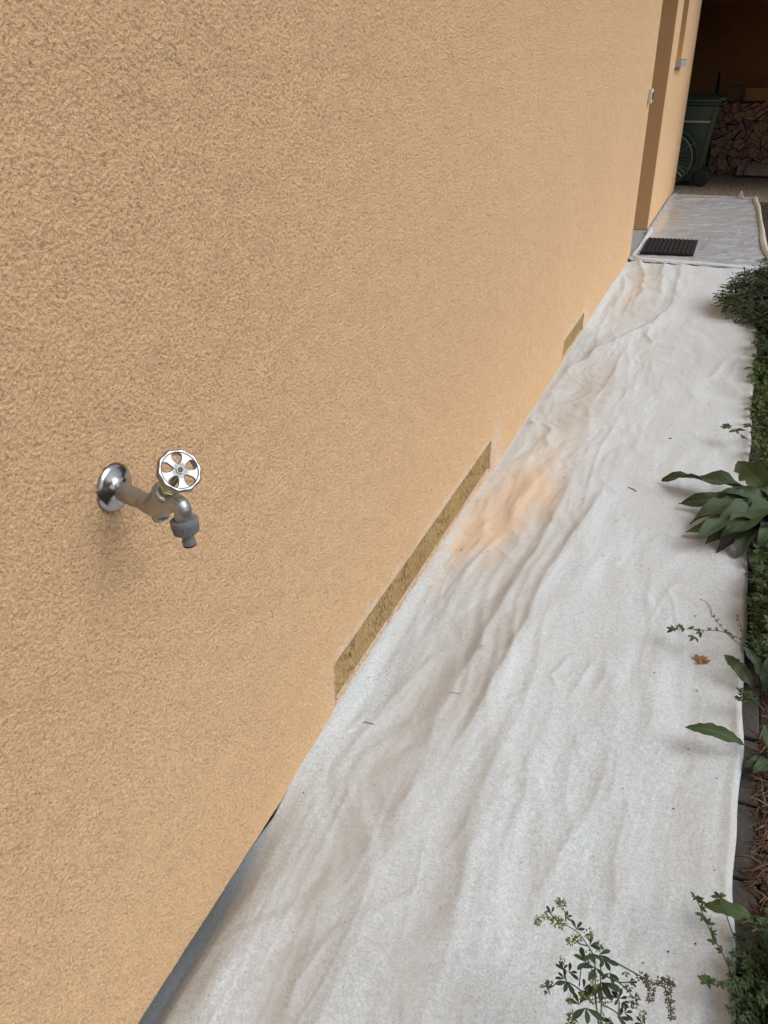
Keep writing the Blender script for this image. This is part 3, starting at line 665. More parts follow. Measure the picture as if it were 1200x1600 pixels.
# hose connector
N0 = Vector((0.1279, 0.7638, 0.9688)); N2 = Vector((0.132, 0.7632, 0.9278)); na_ = (N2 - N0).normalized()
b = MB(); b.lathe(N0, na_, [(0, .0170), (.001, .0188), (.006, .0190), (.0075, .0182), (.0085, .0182), (.019, .0172), (.0205, .0155), (.0212, .0098)], 96, mod=lambda i, w_: 1 + (.035 * (1 if math.sin(w_ * 32) > 0 else -1) if 3 <= i <= 5 else 0))
b.build('connector_nut', M_greyp, tap)
L_ = (N2 - N0).length
b = MB(); b.lathe(N0 + na_ * .019, na_, [(0, .0098), (.006, .0092), (.007, .0080), (.012, .0080), (.0128, .0094), (L_ - .0225, .0092)], 32); b.build('nozzle', M_greyp, tap, smooth=False)
b = MB(); b.lathe(N0 + na_ * (L_ - .004), na_, [(0, .0086), (.001, .0093), (.0025, .0093), (.0035, .0084), (.0036, .006), (-.004, .0055)], 32, cap=False); b.build('seal_ring', M_black, tap, smooth=True)

# doorbell at the niche corner
db = empty('doorbell', (0, 7.13, 1.235), 'small white doorbell box on the ochre wall at the niche corner', 'doorbell')
MB().box((.0015, 7.09, 1.19), (.026, 7.17, 1.285)).build('housing', M_white, db, bevel=.003)
MB().box((.026, 7.105, 1.215), (.030, 7.155, 1.262)).build('button', M_black, db, bevel=.001)

# ================================================================== BIN
bn = empty('wheelie_bin', (0, 12.3, 0), 'dark green wheelie bin standing behind the end of the wall', 'wheelie bin')
def hexa(x0, x1, y0, y1, z0, X0, X1, Y0, Y1, z1, mb, mi=0):
    mb.add([(x0, y0, z0), (x1, y0, z0), (x1, y1, z0), (x0, y1, z0), (X0, Y0, z1), (X1, Y0, z1), (X1, Y1, z1), (X0, Y1, z1)], [(3, 2, 1, 0), (4, 5, 6, 7), (0, 1, 5, 4), (1, 2, 6, 5), (2, 3, 7, 6), (3, 0, 4, 7)], mi)
b = MB(); hexa(-.22, .24, 12.06, 12.52, .05, -.36, .355, 12.0, 12.58, .95, b); hexa(.20, .262, 12.05, 12.53, .16, .30, .375, 11.992, 12.588, .93, b); hexa(-.375, .375, 11.985, 12.595, .95, -.38, .385, 11.98, 12.6, .985, b)
b.build('body', M_bin, bn, bevel=.015)
b = MB(); hexa(-.41, .39, 11.965, 12.615, .987, -.39, .37, 11.985, 12.595, 1.03, b); hexa(-.36, .34, 12.02, 12.56, 1.03, -.30, .28, 12.1, 12.48, 1.065, b); hexa(.33, .43, 12.03, 12.55, 1.0, .33, .42, 12.05, 12.53, 1.045, b)
b.build('lid', M_bin, bn, bevel=.012)
b = MB(); b.tube([(.37, 12.06, .955), (.43, 12.06, .975), (.43, 12.52, .975), (.37, 12.52, .955)], .014); b.build('handle', M_bin, bn, smooth=True)
b = MB(); b.box((-.30, 11.994, .757), (.285, 12.012, .778)); b.build('pale_strip', M_strip, bn, bevel=.002)
for yy in (12.02, 12.50):
    b = MB(); b.lathe((.275, yy - .02, .102), (0, 1, 0), [(0, .07), (.004, .095), (.012, .102), (.04, .102), (.05, .092), (.05, .05), (.042, .045)], 40); b.build('wheel', M_black, bn, smooth=False)
b = MB(); b.tube([(.275, 12.04, .102), (.275, 12.5, .102)], .012); b.build('axle', M_black, bn)

# bicycle, mostly hidden behind the end of the wall
bk = empty('bicycle', (-.15, 11.78, 0), 'bicycle hidden behind the wall end, only its rear wheel showing before the bin', 'bicycle')
def wheel(cx, nm):
    w_ = MB(); cz = .345; R0 = .33
    circ = lambda r_: [(cx + r_ * math.cos(2 * math.pi * i / 56), 11.78, cz + r_ * math.sin(2 * math.pi * i / 56)) for i in range(56)]
    w_.tube(circ(R0 - .008), .019, 10, closed=True); wo_ = w_.build('wheel', M_black, bk, smooth=True)
    q = MB(); q.tube(circ(R0 - .034), .010, 8, closed=True); ro = q.build('rim', M_rim, None, smooth=True)
    sp_ = MB()
    for i in range(32):
        a_ = 2 * math.pi * i / 32; a2_ = a_ + (.35 if i % 2 else -.35)
        sp_.tube([(cx + .02 * math.cos(a2_), 11.78 + (.03 if i % 4 < 2 else -.03), cz + .02 * math.sin(a2_)), (cx + (R0 - .036) * math.cos(a_), 11.78, cz + (R0 - .036) * math.sin(a_))], .0013, 4)
    sp_.tube([(cx, 11.73, cz), (cx, 11.83, cz)], .02, 12); spo = sp_.build('spokes', M_rim)
    for o_ in (ro, spo): o_.data.transform(Matrix.Translation((.15, -11.78, 0))); o_.parent = wo_
    return cx, cz
wheel(-.15, 'rear'); wheel(-1.2, 'front')
b = MB(); V = []; cx, cz = -.15, .345; n = 30
for i in range(n + 1):
    a_ = R(-8 + 170 * i / n); r_ = .358
    for q in range(5):
        w_ = (q - 2) / 2; V.append((cx + (r_ - .012 * w_ * w_) * math.cos(a_), 11.78 + .026 * w_, cz + (r_ - .012 * w_ * w_) * math.sin(a_)))
b.add(V, [(i * 5 + q, i * 5 + q + 1, i * 5 + 6 + q, i * 5 + 5 + q) for i in range(n) for q in range(4)]); mg = b.build('mudguard', M_frame, bk, smooth=True); mm = mg.modifiers.new('t', 'SOLIDIFY'); mm.thickness = .002
b = MB(); b.tube([(-.15, 11.745, .345), (.145, 11.745, .535)], .0025, 6); b.tube([(.135, 11.74, .528), (.148, 11.82, .54)], .006, 6); b.build('mudguard_stay', M_rim, bk)
b = MB()
for p_, q_, r_ in (((-.15, 11.74, .345), (-.52, 11.76, .80), .009), ((-.15, 11.82, .345), (-.52, 11.80, .80), .009), ((-.15, 11.74, .345), (-.60, 11.76, .29), .010), ((-.15, 11.82, .345), (-.60, 11.80, .29), .010), ((-.60, 11.78, .29), (-.50, 11.78, .90), .016), ((-.60, 11.78, .29), (-1.05, 11.78, .72), .018), ((-.51, 11.78, .80), (-1.03, 11.78, .80), .015), ((-1.02, 11.78, .90), (-1.08, 11.78, .66), .018), ((-1.08, 11.74, .68), (-1.2, 11.74, .345), .011), ((-1.08, 11.82, .68), (-1.2, 11.82, .345), .011)): b.tube([p_, q_], r_, 10)
b.build('frame', M_frame, bk, smooth=True)
b = MB(); b.tube([(-1.02, 11.78, .90), (-1.0, 11.78, 1.02)], .013, 8); b.tube([(-.9, 11.60, 1.02), (-1.0, 11.66, 1.03), (-1.0, 11.9, 1.03), (-.9, 11.96, 1.02)], .012, 8); b.build('handlebar', M_frame, bk, smooth=True)
b = MB(); hexa(-.62, -.37, 11.755, 11.805, .92, -.62, -.37, 11.70 + .05, 11.81, .96, b); b.build('saddle', M_black, bk, bevel=.015)

# pole behind the bin
pb = MB(); pb.tube([(.30, 12.95, .0), (.272, 13.1, 1.0), (.262, 13.2, 1.12), (.25, 13.3, 1.30)], [.02, .02, .022, .012], 10)
meta(pb.build('pole', M_black, smooth=True), 'dark upright pole standing behind the green bin', 'pole')

# ================================================================== WOODPILE : every split log a thing
px0, px1, pz0, pz1 = .05, 1.62, .004, .925; cs = .125
nx_ = int((px1 - px0) / cs); nz_ = int((pz1 - pz0) / (cs * .90)); sites = []
for j in range(-1, nz_ + 1):
    for i in range(-1, nx_ + 1):
        sites.append((px0 + (i + .5 + .5 * (j % 2)) * cs + random.uniform(-.024, .024), pz0 + (j + .5) * (pz1 - pz0) / nz_ + random.uniform(-.022, .022), 0 <= j < nz_ and 0 <= i < nx_))
def clip(poly, nx, nz, d_):
    out = []
    for a_, c_ in zip(poly, poly[1:] + poly[:1]):
        da = a_[0] * nx + a_[1] * nz - d_; dc = c_[0] * nx + c_[1] * nz - d_
        if da <= 0: out.append(a_)
        if da * dc < 0:
            t_ = da / (da - dc); out.append((a_[0] + (c_[0] - a_[0]) * t_, a_[1] + (c_[1] - a_[1]) * t_))
    return out
cnt = 0
for (sx, sz, use) in sites:
    if not use or cnt >= 290: continue
    poly = [(sx - .12, sz - .12), (sx + .12, sz - .12), (sx + .12, sz + .12), (sx - .12, sz + .12)]
    for (tx, tz, _) in sites:
        if (tx, tz) == (sx, sz) or abs(tx - sx) > .35 or abs(tz - sz) > .35: continue
        nx2, nz2 = tx - sx, tz - sz; L = math.hypot(nx2, nz2)
        poly = clip(poly, nx2 / L, nz2 / L, (nx2 * (tx + sx) / 2 + nz2 * (tz + sz) / 2) / L - random.uniform(.001, .007))
        if len(poly) < 3: break
    if len(poly) < 3: continue
    gx = sum(p[0] for p in poly) / len(poly) + random.uniform(-.015, .015); gz = sum(p[1] for p in poly) / len(poly) + random.uniform(-.012, .012)
    a0 = random.uniform(0, 6.28); nw_ = random.choice((2, 2, 3)); cuts = sorted(a0 + 6.283 * (q + random.uniform(-.12, .12)) / nw_ for q in range(nw_))
    for q in range(nw_):
        A0 = cuts[q]; A1 = cuts[(q + 1) % nw_]; g_ = .0025
        pc = clip(poly, math.sin(A0), -math.cos(A0), gx * math.sin(A0) - gz * math.cos(A0) - g_)
        if nw_ == 3 or True:
            if len(pc) > 2 and nw_ == 3: pc = clip(pc, -math.sin(A1), math.cos(A1), -gx * math.sin(A1) + gz * math.cos(A1) - g_)
        if nw_ == 2: pc = clip(poly, (1 if q else -1) * math.sin(a0), (-1 if q else 1) * math.cos(a0), (1 if q else -1) * (gx * math.sin(a0) - gz * math.cos(a0)) - g_)
        pp = []
        for p in pc:
            if not pp or math.hypot(p[0] - pp[-1][0], p[1] - pp[-1][1]) > .026: pp.append(p)
        if len(pp) < 3: continue
        mx = sum(p[0] for p in pp) / len(pp); mz = sum(p[1] for p in pp) / len(pp)
        yf = 13.36 + random.uniform(-.035, .035); Ly = .33; n = len(pp); sl_ = [random.uniform(-.006, .006) for _ in pp]
        V = [(p[0] - mx, sl_[i], p[1] - mz) for i, p in enumerate(pp)] + [((p[0] - mx) * .97, Ly, (p[1] - mz) * .97) for p in pp]
        Fq = [tuple(range(n)), tuple(reversed(range(n, 2 * n)))] + [((i + 1) % n, i, n + i, n + (i + 1) % n) for i in range(n)]
        o = ob('firewood_log', mesh('firewood_log', V, Fq, [M_logend, M_bark], [0, 0] + [1] * n), None, (mx, yf, mz))
        meta(o, 'split firewood log stacked in the dark woodpile with its cut end facing out', 'log', 'split logs stacked in the woodpile'); cnt += 1
def split_log(name, p, L, r_, rz, label, tilt=0):
    b = MB(); V = []; k = 7; prof = [(-1, -.55), (-.15, -.85), (.9, -.5), (.75, .35), (.1, .95), (-.8, .4)]
    for i in range(k + 1):
        for (a_, c_) in prof: V.append((L * (i / k - .5) + (.012 * c_ if i in (0, k) else 0), a_ * r_ * (1 + .06 * math.sin(i * 1.9 + a_)), c_ * r_ * (1 + .07 * math.sin(i * 1.3 + c_ * 3))))
    n = len(prof); b.add(V, [(i * n + q, i * n + (q + 1) % n, (i + 1) * n + (q + 1) % n, (i + 1) * n + q) for i in range(k) for q in range(n)], 0); b.add(V[:n], [tuple(reversed(range(n)))], 1); b.add(V[-n:], [tuple(range(n))], 1)
    o = b.build(name, [M_split, M_logend]); o.location = p; o.rotation_euler = (tilt, 0, rz); return meta(o, label, 'log')
split_log('firewood_log', (.99, 13.16, .085), .36, .088, R(-6), 'long split log lying sideways on the gravel in front of the woodpile')
split_log('firewood_log', (.735, 13.24, .085), .10, .085, R(8), 'short dark wood chunk on the gravel left of the sideways log', .2)
# boxes on the pile
def carton(name, x0, x1, y0, y1, z0, z1, m, label):
    e = empty(name, ((x0 + x1) / 2, (y0 + y1) / 2, z0), label, 'box')
    MB().box((x0, y0, z0), (x1, y1, z1)).build('carton_body', m, e, bevel=.003)
    MB().box((x0 - .002, y0 - .02, z1 + .001), ((x0 + x1) / 2 - .003, y1, z1 + .006)).build('flap', m, e); MB().box(((x0 + x1) / 2 + .003, y0 - .01, z1 + .001), (x1 + .002, y1, z1 + .008)).build('flap', m, e)
carton('cardboard_box', .625, 1.18, 13.42, 13.68, .945, 1.10, M_card, 'orange-brown cardboard box on top of the woodpile at the right')
carton('cardboard_box', .395, .572, 13.44, 13.68, .945, 1.12, M_card2, 'darker cardboard box on the woodpile behind the bin lid')

# pale pointed stone on the far sheet edge
b = MB(); b.add([(.765, 10.93, .02), (.835, 10.92, .02), (.84, 11.0, .02), (.76, 11.0, .02), (.79, 10.96, .115), (.80, 10.97, .10)], [(0, 1, 4), (1, 2, 5, 4), (2, 3, 5), (3, 0, 4, 5), (3, 2, 1, 0)])
meta(b.build('stone', M_stone, bevel=.003), 'small pale pointed stone weighing down the far sheet edge', 'stone')

# ================================================================== PLANTS
def leaf_me(name, L, W, mat, nl=9, droop=.25, fold=.25, wav=.0, shape='lance', seed=0, curl=0):
    """leaf along +x from the origin, upper side +z, real midrib fold"""
    r = random.Random(seed); V = []; vein = []; nw = 7; LS_ = []; LT_ = []; bend = r.uniform(-.07, .07) if wav else 0
    for i in range(nl + 1):
        t_ = i / nl
        if shape == 'lance': w_ = math.sin(math.pi * min(1, t_ ** .95)) ** .62
        elif shape == 'spoon': w_ = math.sin(math.pi * t_ ** 1.6) ** .75 * (1 if t_ > .05 else .5)
        elif shape == 'oval': w_ = math.sin(math.pi * t_ ** .95) ** .6
        w_ = max(.03, w_) * W / 2
        x = L * t_; zc_ = L * droop * t_ * (1 - t_) * 1.1 + curl * math.sin(t_ * 5)
        for q in range(nw):
            s_ = (q - (nw - 1) / 2) / ((nw - 1) / 2); wv = wav * L * math.sin(t_ * 17 + s_ * 1.5 + seed) * abs(s_)
            jag = 1 + (.20 * r.uniform(-1, 1) if abs(s_) == 1 and wav else 0)
            V.append((x - .08 * L * abs(s_) * (1 - t_) * .3, s_ * w_ * jag + bend * L * math.sin(math.pi * t_), zc_ + abs(s_) ** 1.3 * w_ * fold + wv)); vein.append(1.0 if q == nw // 2 else 0); LS_.append(abs(s_)); LT_.append(t_)
    Fq = [(i * nw + q, (i + 1) * nw + q, (i + 1) * nw + q + 1, i * nw + q + 1) for i in range(nl) for q in range(nw - 1)]
    me = mesh(name, V, Fq, mat, smooth=True); at = me.attributes.new('vein', 'FLOAT', 'POINT'); at.data.foreach_set('value', vein)
    for nm_, ar_ in (('across', LS_), ('along', LT_)):
        at = me.attributes.new(nm_, 'FLOAT', 'POINT'); at.data.foreach_set('value', ar_)
    return me
def put(me, name, parent, base, dirn, up=(0, 0, 1), s=1.0, ws=None):
    d = Vector(dirn).normalized(); u = Vector(up); u = (u - d * u.dot(d)).normalized(); sd_ = u.cross(d)
    m = Matrix((d, sd_, u)).transposed().to_4x4(); m.translation = Vector(base) - parent.location
    o = bpy.data.objects.new(name, me); link(o, parent)
    o.matrix_local = m @ Matrix.Diagonal((s, ws or s, s, 1)); return o
def bez(pts, n=10):
    pts = [Vector(p) for p in pts]; return smooth_pts(pts, 2)

# --- big-leaved rosette lapping on to the sheet
ros = empty('broadleaf_weed', (1.10, 2.93, -.01), 'dark green broadleaf rosette with long leaves lapping onto the sheet, largest weed', 'plant')
LV = [leaf_me('leaf', 1, .30, M_leaf, 16, .45, .26, .038, 'lance', i) for i in range(4)]
LS = [leaf_me('leaf', 1, .40, M_leaf if i else M_leafg, 17, .5, .26, .03, 'spoon', 10 + i) for i in range(3)]
def leaf_to(me, parent, base, tip, up=(0, 0, 1), w=1.0, name='leaf'):
    base = Vector(base); tip = Vector(tip); L = (tip - base).length; return put(me, name, parent, base, tip - base, up, L, L * w * .8)
crown = Vector((1.11, 2.93, .03))
tips = [((0.6606, 3.06, 0.03), 0, 1.0, (.1, -.1, 1)), ((0.7385, 2.873, 0.03), 1, 1.05, (0, -.3, 1)), ((0.7769, 2.661, 0.03), 2, 1.3, (.1, -.2, 1)), ((0.7894, 2.705, 0.04), 3, 1.5, (0, -.2, 1)),
        ((0.8481, 2.605, 0.03), 1, 1.5, (0, -.4, 1)), ((0.9479, 2.563, 0.03), 0, 1.4, (-.2, -.2, 1)), ((0.8884, 2.568, 0.08), 2, 1.6, (0, 0, 1)), ((1.023, 2.584, 0.05), 3, 1.5, (-.3, 0, 1)), ((0.8176, 2.559, 0.08), 0, 1.3, (0, 0, 1))]
for n_, (tp, k_, w_, up_) in enumerate(tips):
    w_ *= .85 if n_ < 2 else .62; up_ = (up_[0] + random.uniform(-.35, .35), up_[1] + random.uniform(-.35, .35), 1); leaf_to(LV[k_], ros, crown + Vector((random.uniform(-.02, .02), random.uniform(-.03, .03), random.uniform(-.01, .03))), tp, up_, w_)
for tp, k_, w_, up_ in [((0.9238, 3.149, 0.11), 0, .95, (-.45, -.5, 1)), ((0.8789, 2.889, 0.1), 1, .8, (-.1, -.4, 1)), ((0.9988, 2.936, 0.12), 2, .8, (0, -.5, 1)), ((0.9216, 2.759, 0.09), 0, .7, (0, -.3, 1)), ((1.30, 3.05, .14), 1, 1, (0, 0, 1)), ((1.27, 2.80, .12), 2, 1, (0, 0, 1)), ((1.18, 2.70, .10), 0, 1, (0, 0, 1)), ((1.2, 3.2, .12), 1, 1, (0, 0, 1)), ((1.05, 3.14, .1), 2, .9, (0, 0, 1))]:
    leaf_to(LS[k_], ros, crown, tp, up_, w_)
for q in range(26):
    a_ = random.uniform(1.2, 6.0); L = random.uniform(.05, .12); leaf_to(random.choice(LV), ros, crown + Vector((random.uniform(-.03, .04), random.uniform(-.06, .05), 0)), crown + Vector((math.cos(a_) * L, math.sin(a_) * L * 1.2, random.uniform(0, .09))), (random.uniform(-.3, .3), random.uniform(-.3, .3), 1), 1.3)
LC = [leaf_me('leaf', 1, .36, m_, 12, .9, .5, .06, 'lance', 90 + i) for i, m_ in enumerate((M_leaf, M_leafg, M_leaf))]
for q in range(20):
    c_ = crown + Vector((random.uniform(-.13, .03), random.uniform(-.12, .06), random.uniform(-.01, .05))); a_ = random.uniform(2.4, 4.6); L = random.uniform(.045, .085); leaf_to(LC[q % 3], ros, c_, c_ + Vector((math.cos(a_) * L, math.sin(a_) * L, random.uniform(-.015, .03))), (random.uniform(-.7, .7), random.uniform(-.7, .4), 1), 1.2)
lp = leaf_to(leaf_me('leaf', 1, .3, M_purp, 9, .6, .3, .03, 'lance', 77), ros, crown, (0.8856, 2.579, 0.012), (0, 0, 1), .8); meta(lp, 'wilted dark purple leaf')

# --- generic many-leafed foliage clump
def clump(name, base, stems, mat, label, cat='plant', leaf=(.018, .009), nleaf=16, stem_r=.0012, opp=True, jitter=.35, seed=1, narrow=False, group=None, droopy=.0):
    """stems: list of polylines in world space"""
    r = random.Random(seed); e = empty(name, base, label, cat, group); fo_ = MB(); st = MB(); vein = []
    for pl_ in stems:
        p = smooth_pts([Vector(q) for q in pl_], 2); st.tube(p, [stem_r * (1.3 - .8 * i / len(p)) for i in range(len(p))], 4)
        for i in range(nleaf):
            t_ = (.15 + .85 * (i + r.random() * .6) / nleaf) * (len(p) - 1); k_ = min(len(p) - 2, int(t_)); q = p[k_].lerp(p[k_ + 1], t_ - k_); tn = (p[k_ + 1] - p[k_]).normalized()
            for sgn in ((-1, 1) if opp else (r.choice((-1, 1)),)):
                sdv = tn.cross(Vector((0, 0, 1)));
                if sdv.length < .1: sdv = Vector((1, 0, 0))
                d = (tn * r.uniform(.3, 1) + sdv.normalized() * sgn + Vector((r.gauss(0, jitter), r.gauss(0, jitter), r.gauss(.1 - droopy, jitter)))).normalized()
                u_ = Vector((r.gauss(0, .3), r.gauss(0, .3), 1)); u_ = (u_ - d * u_.dot(d)).normalized(); w_ = u_.cross(d)
                L = leaf[0] * r.uniform(.6, 1.25); W = leaf[1] * r.uniform(.7, 1.2)
                V = [q, q + d * L * .35 + w_ * W * .5 + u_ * W * .15, q + d * L * .4, q + d * L * .35 - w_ * W * .5 + u_ * W * .15, q + d * L * .75 + w_ * W * .4 + u_ * W * .1, q + d * L * .75 - w_ * W * .4 + u_ * W * .1, q + d * L - u_ * L * .12]
                fo_.add(V, [(0, 2, 1), (0, 3, 2), (1, 2, 6, 4), (2, 3, 5, 6)])
    f_ = fo_.build('foliage', mat, e, smooth=False); f_['kind'] = 'stuff'; s_ = st.build('stems', M_stemd, e, smooth=True); s_['kind'] = 'stuff'; return e
def spray(c, rx, ry, h, n, seed, x_lim=None, z0=-.02, lean=(0, 0)):
    r = random.Random(seed); out = []
    for i in range(n):
        a_ = r.uniform(0, 2 * math.pi); q = r.random() ** .6; root = Vector((c[0] + r.gauss(0, rx * .25), c[1] + r.gauss(0, ry * .25), z0))
        tip = Vector((c[0] + math.cos(a_) * rx * q + lean[0], c[1] + math.sin(a_) * ry * q + lean[1], h * (1 - .6 * q * q) * r.uniform(.35, 1.25)))
        mid = root.lerp(tip, .5) + Vector((0, 0, h * .35)); out.append([root, mid, tip])
    return out
# juniper at the far bed end: flat dark sprays reaching over the sheet
st = []
r = random.Random(5)
for tip_ in [(0.7602, 5.765, 0.1), (0.8006, 5.604, 0.06), (0.8156, 5.77, 0.12), (0.7943, 5.843, 0.16), (0.8244, 5.913, 0.18), (0.8673, 5.97, 0.2), (0.9141, 6.044, 0.2), (0.8724, 5.572, 0.05), (0.9206, 5.533, 0.04), (0.8239, 5.674, 0.09), (0.8595, 5.73, 0.1), (0.97, 6.068, 0.22), (0.968, 5.481, 0.05), (0.8304, 5.814, 0.14), (0.7744, 5.701, 0.1)]:
    for q in range(7):
        tp = Vector(tip_) + Vector((r.gauss(0, .015), r.gauss(0, .06), r.gauss(0, .012))); rt = Vector((1.32 + r.gauss(0, .05), 6.05 + r.gauss(0, .25), .05)); st.append([rt, rt.lerp(tp, .5) + Vector((0, 0, .10)), tp])
for q in range(150):
    rt = Vector((1.30 + r.gauss(0, .12), 6.0 + r.gauss(0, .45), .02)); tp = Vector((1.0 + .7 * r.random() ** 1.6, r.uniform(5.3, 7.0), r.uniform(.02, .15))); st.append([rt, rt.lerp(tp, .5) + Vector((0, 0, .1)), tp])
clump('juniper_shrub', (1.35, 6.1, 0), st, M_jun, 'low dark juniper with feathery sprays reaching over the sheet below the mat', 'shrub', (.050, .010), 13, .002, True, .28, 5)
st = []
for q in range(260):
    rt = Vector((r.uniform(1.0, 1.4), r.uniform(4.55, 5.6), 0)); tp = rt + Vector((r.uniform(-.08, .12), r.uniform(-.2, .15), r.uniform(.04, .16))); tp.x = max(tp.x, .99 if tp.z > .04 else 1.02); st.append([rt, rt.lerp(tp, .5) + Vector((0, 0, .04)), tp])
clump('creeping_shrub', (1.25, 5.1, 0), st, M_jun, 'dark creeping evergreen between the juniper and the bright ground cover', 'shrub', (.032, .010), 13, .002, True, .4, 9)
# bright ground cover
st = []
for q in range(230):
    rt = Vector((1.0 + .5 * r.random() ** 1.6, r.uniform(3.2, 4.7), -.01)); tp = rt + Vector((r.uniform(-.06, .06), r.uniform(-.08, .08), r.uniform(.03, .10))); tp.x = max(tp.x, .985); st.append([rt, rt.lerp(tp, .6) + Vector((0, 0, .02)), tp])
clump('ground_cover', (1.2, 3.9, 0), st, M_cover, 'bright green low ground cover beside the sheet beyond the big-leaved weed', 'plant', (.020, .013), 10, .001, True, .5, 12)
st = spray((1.07, 2.25, 0), .10, .42, .12, 240, 21); st = [s_ for s_ in st if s_[2].x > .985]
clump('leafy_weed', (1.1, 2.25, 0), st, M_fern, 'tangled fine-leaved weeds in the bed in front of the big-leaved weed', 'plant', (.018, .008), 12, .001, True, .5, 22)
st = spray((1.35, 1.9, 0), .2, .5, .10, 60, 24); clump('leafy_weed', (1.35, 1.9, 0), st, M_cover, 'loose green weeds deeper in the bed right of the bare mulch', 'plant', (.022, .010), 10, .001, True, .5, 25)
# ferny mound at the lower right
st = spray((1.075, 1.02, 0), .105, .19, .13, 85, 31, lean=(-.01, 0))
st = [s_ for s_ in st if s_[2].x > .955]
clump('ferny_weed', (1.09, 1.02, 0), st, M_fern, 'dense ferny green weed mound at the lower right corner beside the sheet', 'plant', (.013, .006), 22, .001, True, .5, 33)
st = spray((1.15, .62, 0), .12, .2, .11, 70, 36); clump('ferny_weed', (1.15, .62, 0), [s_ for s_ in st if s_[2].x > 1.0], M_fern, 'ferny weed clump nearest the camera, just below the frame', 'plant', (.013, .006), 18, .001, True, .5, 37)

# broad leaves between the weeds
bw = empty('broadleaf_weed', (1.09, 1.98, 0), 'broadleaf weed with an upright oval leaf beside the brown dry leaf', 'plant')
for b_, t_, w_, up_ in [((1.008, 1.883, 0.03), (0.9242, 1.946, 0.07), 1.25, (-.5, -.3, 1)), ((1.029, 1.944, 0.02), (0.9655, 1.96, 0.1), 1.1, (0, -.4, 1)), ((1.045, 1.882, 0.02), (1.033, 1.93, 0.12), 1.1, (-.2, -.4, 1)), ((1.15, 1.9, .0), (1.22, 2.05, .1), 1.0, (0, 0, 1))]: leaf_to(LV[random.randrange(4)], bw, b_, t_, up_, w_)
b2 = empty('broadleaf_weed', (1.07, 1.68, 0), 'weed with a single long pointed leaf reaching far over the sheet', 'plant')
r0 = Vector((1.075, 1.66, .0)); lb = Vector((0.9799, 1.628, 0.055)); stt = MB(); stt.tube(bez([r0, r0.lerp(lb, .5) + Vector((0, 0, .015)), lb]), .0014, 6); stt.build('leaf_stalk', M_stem, b2, smooth=True)
leaf_to(leaf_me('leaf', 1, .32, M_leafg, 14, .35, .28, .008, 'lance', 3), b2, lb, (0.8461, 1.615, 0.075), (.15, -.35, 1), 1.0)
for t_, w_ in [((0.9914, 1.588, 0.02), 1.3), ((1.011, 1.564, 0.03), 1.3), ((1.014, 1.667, 0.1), 1.5), ((1.046, 1.656, 0.08), 1.5), ((1.16, 1.58, .05), 1.3)]: leaf_to(LV[random.randrange(4)], b2, r0, t_, (random.uniform(-.3, .1), -.3, 1), w_)
b3 = empty('broadleaf_weed', (1.06, 1.17, 0), 'broad toothed leaf lying over the sheet edge at the ferny mound', 'plant')
leaf_to(leaf_me('leaf', 1, .50, M_leafg, 12, .4, .12, .02, 'oval', 5), b3, (0.9993, 1.145, 0.07), (0.9182, 1.146, 0.06), (0, -.15, 1), 1.0)
leaf_to(LS[0], b3, (1.06, 1.15, .01), (1.13, 1.24, .08), (0, 0, 1), .9)
# leafy odds and ends lower in the bed between y 2.4 and 2.8
b4 = empty('broadleaf_weed', (1.09, 2.5, 0), 'cluster of mid-green jagged leaves in the bed just in front of the big rosette', 'plant')
for q in range(22):
    rt = Vector((random.uniform(1.0, 1.15), random.uniform(2.2, 2.75), .0)); a_ = random.uniform(0, 6.28); tp = rt + Vector((math.cos(a_) * .06, math.sin(a_) * .10, random.uniform(.03, .10))); tp.x = max(1.01, tp.x); leaf_to(LV[q % 4] if q % 2 else LS[q % 3], b4, rt, tp, (random.uniform(-.3, .3), -.3, 1), 1.4)

# --- alfalfa sprigs with leaflets as parts
AL = [leaf_me('leaflet', 1, .34, M_alf, 6, .3, .25, 0, 'spoon', 60 + i) for i in range(2)]
AO = [leaf_me('leaflet', 1, .40, M_leafg, 6, .3, .15, 0, 'oval', 64 + i) for i in range(2)]
def bud_me(seed, mat, n=26, rr=.0065, le=1.0):
    r = random.Random(seed); b = MB()
    for i in range(n):
        d = Vector((r.gauss(0, 1), r.gauss(0, 1), r.gauss(0, 1))).normalized(); c_ = Vector((d.x * rr * le, d.y * rr, d.z * rr)) * r.uniform(.4, 1); a_ = d.orthogonal().normalized() * .0013; e_ = d.cross(a_.normalized()) * .0013; L = r.uniform(.0025, .005)
        b.add([c_ + a_, c_ + e_, c_ - a_, c_ - e_, c_ + d * L], [(0, 1, 4), (1, 2, 4), (2, 3, 4), (3, 0, 4), (3, 2, 1, 0)])
    return mesh('flower_cluster', b.V, b.F, mat)
BU = [bud_me(i, M_bud) for i in range(3)]; BF = [bud_me(i + 9, M_budd) for i in range(2)]
def trifol(parent, p, d, L, ms, r, spread=.95):
    L *= 1.15 if ms is AO else .9
    d = Vector(d).normalized()
    for a_ in (-spread, 0, spread):
        q = Quaternion((0, 0, 1), a_ + r.uniform(-.15, .15)); dd = q @ d; dd.z += r.uniform(-.25, .2)
        put(r.choice(ms), 'leaflet', parent, p, dd, (r.uniform(-.5, .5), r.uniform(-.6, .1), 1), L * r.uniform(.85, 1.15))
